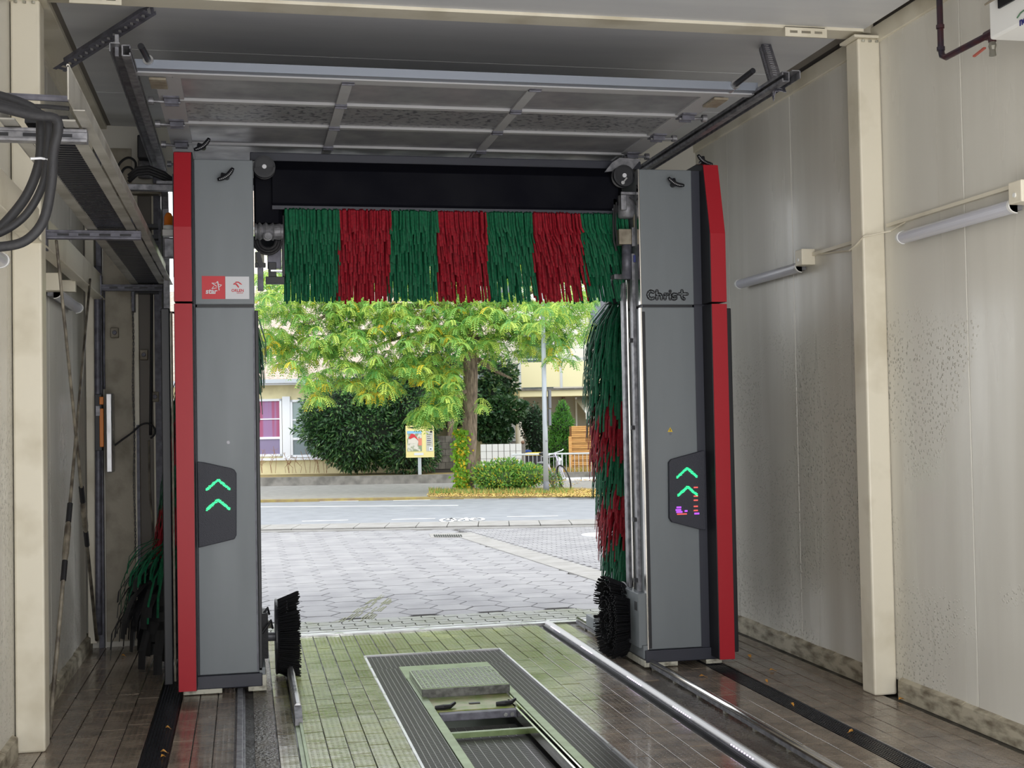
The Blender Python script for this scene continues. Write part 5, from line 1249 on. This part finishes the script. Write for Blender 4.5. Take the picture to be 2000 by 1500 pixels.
rf.prism([st(-16.2,n0r,z0r), st(u_r+1.8,n0r,z0r), st(u_r+1.8,n1r,z1r), st(-16.2,n1r,z1r)], (0,0,-.1)); roof = rf.build('roof', M['roof'], H)
for k in range(18):
    f = k/18; b = MB(); n_ = n0r+(n1r-n0r)*f; z = z0r+(z1r-z0r)*f
    uu = -1.5
    while uu < u_r+1.6:
        b.prism([st(uu,n_,z+.035), st(uu+.27,n_,z+.035), st(uu+.27,n_+.27,z+.035+.27*(z1r-z0r)/(n1r-n0r)-.03), st(uu,n_+.27,z+.035+.27*(z1r-z0r)/(n1r-n0r)-.03)], (0,0,-.03)); uu += .29
    b.build('tile_row', M['roof'], roof)['kind'] = 'stuff'
def window(px0, py0, px1, py1, name, cm, grid=True, n=HN):
    u0, z1 = uz(px0, py0, n); u1, z0 = uz(px1, py1, n); w_ = .07
    b = MB()
    def bb(a, c, e, f_, d0=-.05, d1=.02): b.prism([st(a,n+d0,e), st(c,n+d0,e), st(c,n+d1,e), st(a,n+d1,e)], (0,0,f_-e))
    bb(u0, u0+w_, z0, z1); bb(u1-w_, u1, z0, z1); bb(u0, u1, z0, z0+w_); bb(u0, u1, z1-w_, z1)
    o = b.build(name, M['wframe'], H, bevel=.004)
    zt = z0+(z1-z0)*.30
    b = MB(); bb(u0+w_, u1-w_, zt, zt+.07, -.04, .01); b.build('transom', M['wframe'], o)
    if grid:
        b = MB(); um = (u0+u1)/2; bb(um-.018, um+.018, zt+.07, z1-w_, -.03, -.01); zm = (zt+z1)/2; bb(u0+w_, u1-w_, zm-.018, zm+.018, -.03, -.01); b.build('glazing_bar', M['wframe'], o)
    b = MB(); bb(u0+w_, u1-w_, zt+.07, z1-w_, -.012, -.006); b.build('pane', cm, o)
    b = MB(); bb(u0+w_, u1-w_, z0+w_, zt, -.012, -.006); b.build('pane', mat('lower_pane', srgb(128,116,150) if grid and cm == M['curtain'] else srgb(110,124,130), .2), o)
window(430, 781, 552, 891, 'window', M['curtain']); window(567, 781, 690, 891, 'window', M['glass'], True)
window(700, 781, 822, 891, 'window', M['glassd'], True); window(300, 781, 415, 891, 'window', M['glassd'], True)
u0, z1 = uz(427, 777, HN); u1, z0 = uz(700, 893, HN)
b = MB()
u_a, _ = uz(552, 800, HN); u_b, _ = uz(567, 800, HN)
b.prism([st(u_a,HN-.06,z0), st(u_b,HN-.06,z0), st(u_b,HN+.02,z0), st(u_a,HN+.02,z0)], (0,0,z1-z0)); b.prism([st(u0,HN-.10,z0-.05), st(u1,HN-.10,z0-.05), st(u1,HN+.02,z0-.05), st(u0,HN+.02,z0-.05)], (0,0,.07)); b.build('window_sill', M['wframe'], H)
# dry stems against the house
b = MB()
for k in range(22):
    x = random.uniform(508, 640); p = onn(x, 924, 37.4); h = random.uniform(.3, .8); P = [p, p+Vector((random.uniform(-.06,.06), 0, h*.5)), p+Vector((random.uniform(-.15,.15), 0, h))]; b.tube(P, .006, 4)
    for j in range(4):
        q_ = P[1].lerp(P[2], random.random()); b.tube([q_, q_+Vector((random.uniform(-.12,.12), 0, random.uniform(.02,.12)))], .004, 3)
tag(b.build('dry_stems', mat('dry_stem', srgb(150,112,84), .8)), 'dry brown weed stems in front of the cream house wall', 'weeds', kind='stuff')

# second house behind with dormer glimpsed through the leaves
W2 = thing('white_gable_house', 'white house glimpsed through the leaves above the cream roof', 'house', tuple(st(-2, 50, 0)))
nbox(-12, 4.0, 50, 56, 0, 9.5, 'wall', M['renderw'], W2)
for k in range(4):
    nbox(-6+k*2.3, -4.9+k*2.3, 49.93, 50.02, 6.6, 8.2, 'window', M['glassd'], W2)
    nbox(-6.08+k*2.3, -4.82+k*2.3, 49.9, 49.93, 6.5, 6.6, 'window_sill', M['wframe'], W2)
nbox(-12.2, 4.2, 49.6, 50, 9.4, 9.7, 'eaves', M['wframe'], W2)
b = MB(); b.prism([st(-12.2,49.5,9.6), st(4.2,49.5,9.6), st(4.2,54,13), st(-12.2,54,13)], (0,0,-.15)); b.build('roof', M['roof'], W2)

# ------------------------------------------------------------------ balcony building on the right
BN = 40.0
B_ = thing('balcony_building', 'cream apartment building with a wide balcony behind the lamp post', 'building', tuple(st(12, BN+1.5, 0)))
ul, zb = uz(975, 776, BN); _, zt = uz(975, 764, BN); uc, _ = uz(1015, 770, BN); up0, pz0 = uz(1016, 757, BN); _, pz1 = uz(1016, 708, BN); _, rz = uz(1016, 702, BN)
uR = ul+9
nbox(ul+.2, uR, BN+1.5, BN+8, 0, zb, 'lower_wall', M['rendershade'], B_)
nbox(ul+.6, uR, BN+1.5, BN+8, zb, zb+6.5, 'upper_wall', M['renderw'], B_)
b = MB(); b.prism([st(ul,BN+.6,zb), st(uc,BN,zb), st(uR,BN,zb), st(uR,BN+1.6,zb), st(ul,BN+1.6,zb)], (0,0,zt-zb)); b.build('balcony_slab', M['balcony'], B_)
b = MB(); b.prism([st(ul,BN+.55,zt), st(uc,BN-.05,zt), st(uR,BN-.05,zt), st(uR,BN+1.6,zt), st(ul,BN+1.6,zt)], (0,0,.06)); b.build('slab_edge', M['wallgrey'], B_)
uu = uc
xs = [1017, 1061, 1095, 1100, 1180, 1260]
for (xa, xb) in ((1018, 1093), (1099, 1178), (1184, 1262)):
    a_, _ = uz(xa, 730, BN); c_, _ = uz(xb, 730, BN); nbox(a_, c_, BN, BN+.03, pz0, pz1, 'balcony_panel', M['balcony'], B_)
for xa in (1015.5, 1096, 1181):
    a_, _ = uz(xa, 730, BN); nbox(a_-.03, a_+.03, BN-.02, BN+.05, zt, rz, 'balcony_post', M['railing'], B_)
for k in range(3):
    f0, f1 = k/3+.03, (k+1)/3-.03
    pa = st(ul+.15, BN+.62, pz0).lerp(st(uc-.02, BN+.02, pz0), f0); pb = st(ul+.15, BN+.62, pz0).lerp(st(uc-.02, BN+.02, pz0), f1)
    b = MB(); b.prism([pa, pb, pb+SN*.03, pa+SN*.03], (0,0,pz1-pz0)); b.build('balcony_panel', M['renderw'], B_)
b = MB(); b.bar(st(ul+.15,BN+.62,rz), st(uc,BN,rz), .04, .04); b.bar(st(uc,BN,rz), st(uR,BN,rz), .04, .04); b.build('handrail', M['railing'], B_)
a_, z1 = uz(1020, 640, BN+1.5); c_, z0 = uz(1080, 712, BN+1.5); nbox(a_, c_, BN+1.45, BN+1.52, zt, z1+.2, 'window', M['glassd'], B_)
a_, z1 = uz(1150, 600, BN+1.5); c_, z0 = uz(1200, 712, BN+1.5); nbox(a_, c_, BN+1.45, BN+1.52, zt+1.6, z1+.6, 'window', M['glassd'], B_)
# ground floor: shutters, column, awning
a_, z1 = uz(998, 820, BN+1.5); c_, z0 = uz(1010, 862, BN+1.5); sh = nbox(a_-.1, c_, BN+1.44, BN+1.5, z0, z1, 'shutter', M['wframe'], B_)
for k in range(12):
    z = z0+(k+.5)*(z1-z0)/12; nbox(a_-.1, c_, BN+1.42, BN+1.45, z-.012, z+.012, 'slat', M['wframe'], sh)
a_, _ = uz(1014, 800, BN+.4); b = MB(); b.tube([st(a_, BN+.4, 0), st(a_, BN+.4, zb)], .13, 16); b.build('column', M['renderw'], B_)
a_, _ = uz(1101, 800, BN+1.45); b = MB(); b.tube([st(a_, BN+1.42, 0), st(a_, BN+1.42, zb)], .05, 10); b.build('downpipe', mat('brown_downpipe', srgb(120,86,80), .5), B_)
a0, z0 = uz(1122, 776, BN+1.2); a1, z1 = uz(1150, 806, BN+.2)
b = MB(); b.prism([st(a0,BN+1.45,z0), st(a0+3,BN+1.45,z0), st(a1+3,BN+.1,z1), st(a1-.1,BN+.1,z1)], (0,0,-.03)); b.build('awning', M['awning'], B_)
b = MB(); b.prism([st(a1-.1,BN+.08,z1-.2), st(a1+3,BN+.08,z1-.2), st(a1+3,BN+.11,z1-.2), st(a1-.1,BN+.11,z1-.2)], (0,0,.2)); b.build('awning_valance', M['awning'], B_)
b = MB(); b.bar(st(a0+.05,BN+1.3,.0), st(a0+.05,BN+1.3,z0), .05, .05); b.bar(st(a1,BN+.15,.0), st(a1,BN+.15,z1), .04, .04); b.build('awning_post', M['wframe'], B_)
# white building part behind
W3 = thing('white_back_building', 'plain white building wall seen between trunk and balcony', 'building', tuple(st(9, 47, 0)))
nbox(5.2, 30, 47, 52, 0, 10, 'wall', M['renderw'], W3)
for k in range(5): nbox(7.0+k*2.4, 8.1+k*2.4, 46.93, 47.02, 4.6, 6.0, 'window', M['glassd'], W3); nbox(7.0+k*2.4, 8.1+k*2.4, 46.93, 47.02, 7.6, 9.0, 'window', M['glassd'], W3)

# ------------------------------------------------------------------ street furniture
# info board
p0 = onn(792, 832, 35.95); p1 = onn(848, 893, 35.95); 
S_ = thing('info_board', 'pale yellow info board with a town picture on a grey post', 'sign', tuple(onn(820, 927, 35.95)))
def brd(px0, py0, px1, py1, d0, d1, name, m, parent):
    a = onn(px0, py0, 35.95); c = onn(px1, py1, 35.95); b = MB(); b.prism([st(su(a),35.95+d0,c.z), st(su(c),35.95+d0,c.z), st(su(c),35.95+d1,c.z), st(su(a),35.95+d1,c.z)], (0,0,a.z-c.z)); return b.build(name, M[m] if isinstance(m, str) else m, parent)
bd = brd(792, 831.5, 848, 893, 0, .08, 'board', 'signyellow', S_)
brd(816, 893, 823, 927, .02, .07, 'post', 'lamppost', S_)
brd(795, 842, 824, 881, -.006, 0, 'picture', mat('printed_sky', srgb(130,180,220), .5), bd)
brd(795, 847, 824, 881, -.009, -.006, 'picture_field', mat('printed_town', srgb(140,150,120), .6, col2=srgb(210,205,195), nscale=9, contrast=(.45,.55)), bd)
b = MB(); b.prism([onn(x, y, 35.938) for x, y in ((798,856),(803,847),(809,848),(815,856),(817,861),(813,857),(809,854),(802,857))], SN*.004); b.build('picture_roof', mat('printed_red', srgb(200,50,60), .6), bd)
brd(797, 858, 812, 866, -.013, -.009, 'picture_house', mat('printed_pale', srgb(214,206,196), .6), bd); brd(817, 856, 824, 870, -.013, -.009, 'picture_house', mat('printed_rose', srgb(214,130,110), .6), bd)
brd(832, 842, 846, 881, -.006, 0, 'text_panel', mat('printed_grey', srgb(186,184,178), .6), bd)
brd(839, 834, 845, 839, -.006, 0, 'symbol', 'ink', bd); brd(840, 841, 844, 845, -.01, 0, 'symbol', 'ink', bd)
for k in range(6): brd(834, 848+k*4, 834+random.uniform(6, 10), 849+k*4, -.01, -.006, 'text_line', 'navy' if k == 3 else 'wallgrey', bd)
brd(838, 873, 846, 880.5, -.010, 0, 'white_field', 'swhite', bd); brd(840.5, 875.5, 842.5, 878, -.014, -.01, 'symbol', 'ink', bd)
brd(809, 884.5, 827, 889, -.006, 0, 'white_field', 'swhite', bd)
brd(797, 834.8, 817, 835.8, -.006, 0, 'heading', 'ink', bd); brd(800, 833.9, 813, 835, -.006, 0, 'heading', 'ink', bd); brd(804.5, 836, 808.5, 837, -.006, 0, 'heading', 'ink', bd)
# lamp post
lp = onn(1067, 966, 29.45)
S_ = thing('street_lamp', 'tall pale grey street lamp post with a dark painted foot', 'street lamp', tuple(lp))
b = MB(); b.tube([lp, lp+Vector((0,0,.30))], .068, 16); b.build('post_foot', M['postbase'], S_, smooth=True)
b = MB(); b.tube([lp+Vector((0,0,.30)), lp+Vector((0,0,2.2)), lp+Vector((0,0,7.5))], [.062,.056,.038], 16); b.build('post', M['lamppost'], S_, smooth=True)
b = MB(); b.tube([lp+Vector((0,0,7.4)), lp+Vector((-.3,-.3,7.7)), lp+Vector((-.9,-1.0,7.8))], .03, 8); b.obox(lp+Vector((-1.1,-1.2,7.8)), (.2,.22,0), (-.1,.09,0), (0,0,.05)); b.build('lamp_head', M['lamppost'], S_)
a_ = onn(1074, 765, 29.45); c_ = onn(1074, 830, 29.45)
for (ya, yb_) in ((762, 797), (799, 831)):
    a_ = onn(1073.5, ya, 29.45); c_ = onn(1073.5, yb_, 29.45); b = MB(); b.obox((a_+c_)/2, (.028,.01,0), (.0,.06,0), (0,0,(a_.z-c_.z)/2)); b.build('sign_plate', M['postbase'], S_)
a_ = onn(1067.5, 862, 29.38); text_mb('53', a_+Vector((-.03,-.0,-.01)), SU, (0,0,1), .05, .001, M['ink'], S_, 'lettering')
# railing
RN = 35.6; ra, rz1 = uz(1000, 888, RN); rb, _ = uz(1182, 888, RN); _, rz0 = uz(1100, 933, RN)
S_ = thing('street_railing', 'galvanised railing with thin bars in front of the wooden fence', 'railing', tuple(st((ra+rb)/2, RN, 0)))
rb += 2.5
b = MB(); b.tube([st(ra, RN, rz1), st(rb, RN, rz1)], .024, 8); b.build('top_rail', M['railing'], S_)
b = MB(); b.tube([st(ra, RN, rz0), st(rb, RN, rz0)], .018, 8); b.build('bottom_rail', M['railing'], S_)
n_ = int((rb-ra)/.115)
for k in range(n_+1):
    u_ = ra+(rb-ra)*k/n_
    if k % 12 == 0: b = MB(); b.tube([st(u_, RN, 0), st(u_, RN, rz1)], .024, 8); b.build('railing_post', M['railing'], S_)
    else: b = MB(); b.tube([st(u_, RN, rz0), st(u_, RN, rz1)], .008, 5); b.build('bar', M['railing'], S_)
b = MB()
for k in range(14):
    u_ = uz(1106, 940, RN-.2)[0]+k*.42; pb = MB(); pb.prism([st(u_,RN-.35,0), st(u_+.4,RN-.35,0), st(u_+.4,RN-.1,0), st(u_,RN-.1,0)], (0,0,.10)); pb.build('kerb_stone', M['swhite'], S_)
# wooden fence
FN = 36.6; fa, fz1 = uz(1112, 832, FN); fb, _ = uz(1183, 832, FN); fb += 1.6
S_ = thing('wooden_fence', 'honey coloured wooden slat fence behind the railing', 'fence', tuple(st((fa+fb)/2, FN, 0)))
ns = 26; zf0 = .12
for k in range(ns):
    z = zf0+(fz1-zf0)*(k+.5)/ns; h = (fz1-zf0)/ns; y = .02*math.sin(k*2.1)
    nbox(fa+.06, fb, FN+y, FN+.02+y, z-h*.44, z+h*.40, 'slat', M['wood'], S_)
nbox(fa-.03, fa+.06, FN-.03, FN+.06, .03, fz1-.3, 'fence_post', M['wood'], S_); nbox(fa+1.75, fa+1.80, FN-.03, FN-.01, .1, fz1, 'fence_batten', M['wood'], S_)
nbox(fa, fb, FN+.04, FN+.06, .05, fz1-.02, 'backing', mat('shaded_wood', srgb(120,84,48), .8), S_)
# tiled wall with ball post
TN = 36.4; ta, tz1 = uz(938, 868, TN); tbx, _ = uz(1019, 868, TN); 
S_ = thing('tiled_wall', 'low white tiled wall behind the low shrub', 'wall', tuple(st((ta+tbx)/2, TN, 0)))
nbox(ta, tbx, TN+.01, TN+.25, 0, tz1-.01, 'wall_body', M['wallgrey'], S_)
nx = 7; tw = (tbx-ta)/nx
for r in range(4):
    for k in range(nx):
        z1 = tz1-r*.21; nbox(ta+k*tw+.008, ta+(k+1)*tw-.008, TN-.005, TN+.012, z1-.20, z1, 'tile', M['whitetile'], S_)
c_, cz_ = uz(1021, 864, TN); nbox(c_-.07, c_+.07, TN, TN+.2, 0, cz_-.05, 'corner_post', M['wallgrey'], S_)
b = MB(); b.sphere(st(c_, TN+.05, cz_), .055, 12); b.build('post_ball', mat('brown_ball', srgb(110,80,60), .4), S_)
# grey block wall
GN = 37.6; ga, gz1 = uz(842, 852, GN); gb, _ = uz(900, 852, GN)
S_ = thing('block_wall', 'grey concrete block wall between the info board and the trunk', 'wall', tuple(st((ga+gb)/2, GN, .2)))
nbox(ga, gb, GN+.01, GN+.2, .2, gz1-.01, 'wall_body', M['pgrout'], S_)
for r in range(5):
    for k in range(5):
        u_ = ga+(k-.5*(r % 2))*.21; a_, c_ = max(ga, u_), min(gb, u_+.20)
        if c_-a_ > .03: nbox(a_, c_, GN-.004, GN+.012, gz1-(r+1)*.195+.01, gz1-r*.195, 'block', M['wallgrey'], S_)
# cut trunk
a_ = onn(874, 852, GN+.2); c_ = onn(885, 818, GN+.2); b = MB(); b.tube([onn(876, 900, GN+.3), onn(878, 855, GN+.3), onn(883, 817, GN+.3)], [.10,.11,.12], 12)
tag(b.build('cut_trunk', M['bark'], smooth=True), 'sawn off bare trunk standing behind the grey block wall', 'trunk')
# car roof behind the tiled wall
S_ = thing('parked_car', 'dark car of which only the roof shows over the tiled wall', 'car', tuple(st(su(onn(963,868,41)), 41, 0)))
cu = su(onn(962, 868, 41)); zc = onn(962, 858, 41).z
b = MB(); b.prism([st(cu-.75,40.2,.4), st(cu-.68,40.2,zc-.15), st(cu-.4,40.2,zc-.02), st(cu+.2,40.2,zc), st(cu+.6,40.2,zc-.12), st(cu+.95,40.2,zc-.5), st(cu+1.5,40.2,zc-.62), st(cu+1.6,40.2,.4)], SN*1.5); b.build('body', M['car'], S_, bevel=.04)
b = MB(); b.prism([st(cu-.6,40.18,zc-.5), st(cu-.5,40.18,zc-.12), st(cu+.45,40.18,zc-.12), st(cu+.8,40.18,zc-.5)], SN*.03); b.build('side_window', M['glassd'], S_)
for du in (-.3, 1.1): b = MB(); b.lathe(st(cu+du,40.15,.31), SN, [(0,.31),(.2,.31)], 20); b.build('wheel', M['black'], S_)
# bins
def wbin(px, py, n, lid, body, label, w_=.5):
    a = onn(px, py, n); u_ = su(a); S_ = thing('wheelie_bin', label, 'bin', tuple(st(u_, n, .04)))
    b = MB(); b.prism([st(u_-w_*.42,n,.04), st(u_+w_*.42,n,.04), st(u_+w_*.42,n+.5,.04), st(u_-w_*.42,n+.5,.04)], (0,0,.02)); 
    b.add([st(u_-w_*.42,n+.03,.05), st(u_+w_*.42,n+.03,.05), st(u_+w_*.42,n+.5,.05), st(u_-w_*.42,n+.5,.05), st(u_-w_*.5,n-.03,a.z-.07), st(u_+w_*.5,n-.03,a.z-.07), st(u_+w_*.5,n+.55,a.z-.07), st(u_-w_*.5,n+.55,a.z-.07)], [(0,3,2,1),(4,5,6,7),(0,1,5,4),(1,2,6,5),(2,3,7,6),(3,0,4,7)]); b.build('body', M[body], S_)
    b = MB(); b.prism([st(u_-w_*.54,n-.06,a.z-.07), st(u_-w_*.5,n-.06,a.z-.01), st(u_-w_*.3,n-.06,a.z+.01), st(u_+w_*.3,n-.06,a.z+.01), st(u_+w_*.5,n-.06,a.z-.01), st(u_+w_*.54,n-.06,a.z-.07)], SN*.66); b.build('lid', M[lid], S_, bevel=.01)
wbin(1044, 885, 36.6, 'binlid', 'bin', 'black wheelie bin with a yellow lid behind the railing', .62)
wbin(1026, 880, 37.4, 'blue', 'blue', 'blue wheelie bin partly hidden behind the yellow lidded bin', .35)
# bicycle leaning at a white stand, seen nearly end-on
bb_ = onn(1098, 960, 30.2); S_ = thing('bicycle', 'grey bicycle parked nose-in beside the lamp post', 'bicycle', tuple(bb_))
ax = Vector((.42, .9, 0)).normalized(); ax2 = (Vector((-.25, -1.0, 0))).normalized()
w1 = onn(1109, 945, 30.0); w1.z = .36; f_dir = (Vector((-.18, 1, 0))).normalized(); w2 = w1+f_dir*1.05; lean = Vector((-.30, 0, 1)).normalized()
M['bikewhite'] = mat('silver_bike_frame', srgb(190,184,204), .35)
def wheel(c, dirv):
    up_ = (lean-dirv*lean.dot(dirv)).normalized(); c = Vector((c.x, c.y, 0))+up_*.34
    b = MB(); pts = [c+dirv*math.cos(a)*.32+up_*math.sin(a)*.32 for a in [2*math.pi*k/28 for k in range(29)]]; b.tube(pts, .019, 6); o = b.build('wheel', M['rubber'], S_)
    b = MB()
    for k in range(12): a = math.pi*2*k/12; b.tube([c, c+dirv*math.cos(a)*.31+up_*math.sin(a)*.31], .002, 3)
    b.tube([c+dirv.cross(up_)*.04, c-dirv.cross(up_)*.04], .02, 8); b.build('spokes', M['railing'], o); return c, up_
c1, up1 = wheel(w1, f_dir); c2, up2 = wheel(w2, f_dir)
hb = c1+up1*.62-f_dir*.0+f_dir*.12; st_ = c2+up1*.50-f_dir*.28; bbk = c1.lerp(c2, .52)-up1*.04; ht = c1+up1*.42+f_dir*.06
b = MB()
for p, q_, r in ((c1+Vector((.03,0,0)), ht, .011), (c1-Vector((.03,0,0)), ht, .011), (ht, hb, .018), (ht+up1*.04, bbk, .018), (ht+up1*.12, st_, .016), (bbk, st_, .016), (st_-up1*.05, c2, .009), (bbk, c2, .010)): b.tube([p, q_], r, 8)
b.build('frame', M['bikewhite'], S_)
b = MB(); b.obox(st_+up1*.10, f_dir*.13, f_dir.cross(up1)*.07, up1*.03); b.tube([st_, st_+up1*.1], .013, 6); b.build('saddle', M['black'], S_, bevel=.01)
sd = f_dir.cross(up1).normalized(); b = MB(); b.tube([hb+sd*.28+f_dir*.1, hb+sd*.2, hb, hb-sd*.2, hb-sd*.28+f_dir*.1], .013, 8); b.build('handlebar', M['railing'], S_)
b = MB(); b.obox(c2+up1*.36+f_dir*.02, f_dir*.18, sd*.06, up1*.01); b.build('luggage_rack', M['galv'], S_)
b = MB(); b.lathe(c1+up1*.47-f_dir*.06, -f_dir, [(0,.03),(.04,.035)], 10); b.build('front_lamp', M['wframe'], S_)
b = MB(); pts = [onn(1094, 966, 30.3), onn(1093, 900, 30.3), onn(1092, 894, 30.35), onn(1088, 894, 30.7), onn(1087, 900, 30.75), onn(1087, 960, 30.8)]; pts[0].z = .0; pts[-1].z = 0
b.tube(pts, .025, 8); tag(b.build('bike_stand', M['railing'], smooth=True), 'pale tubular bike stand beside the bicycle', 'bike stand')
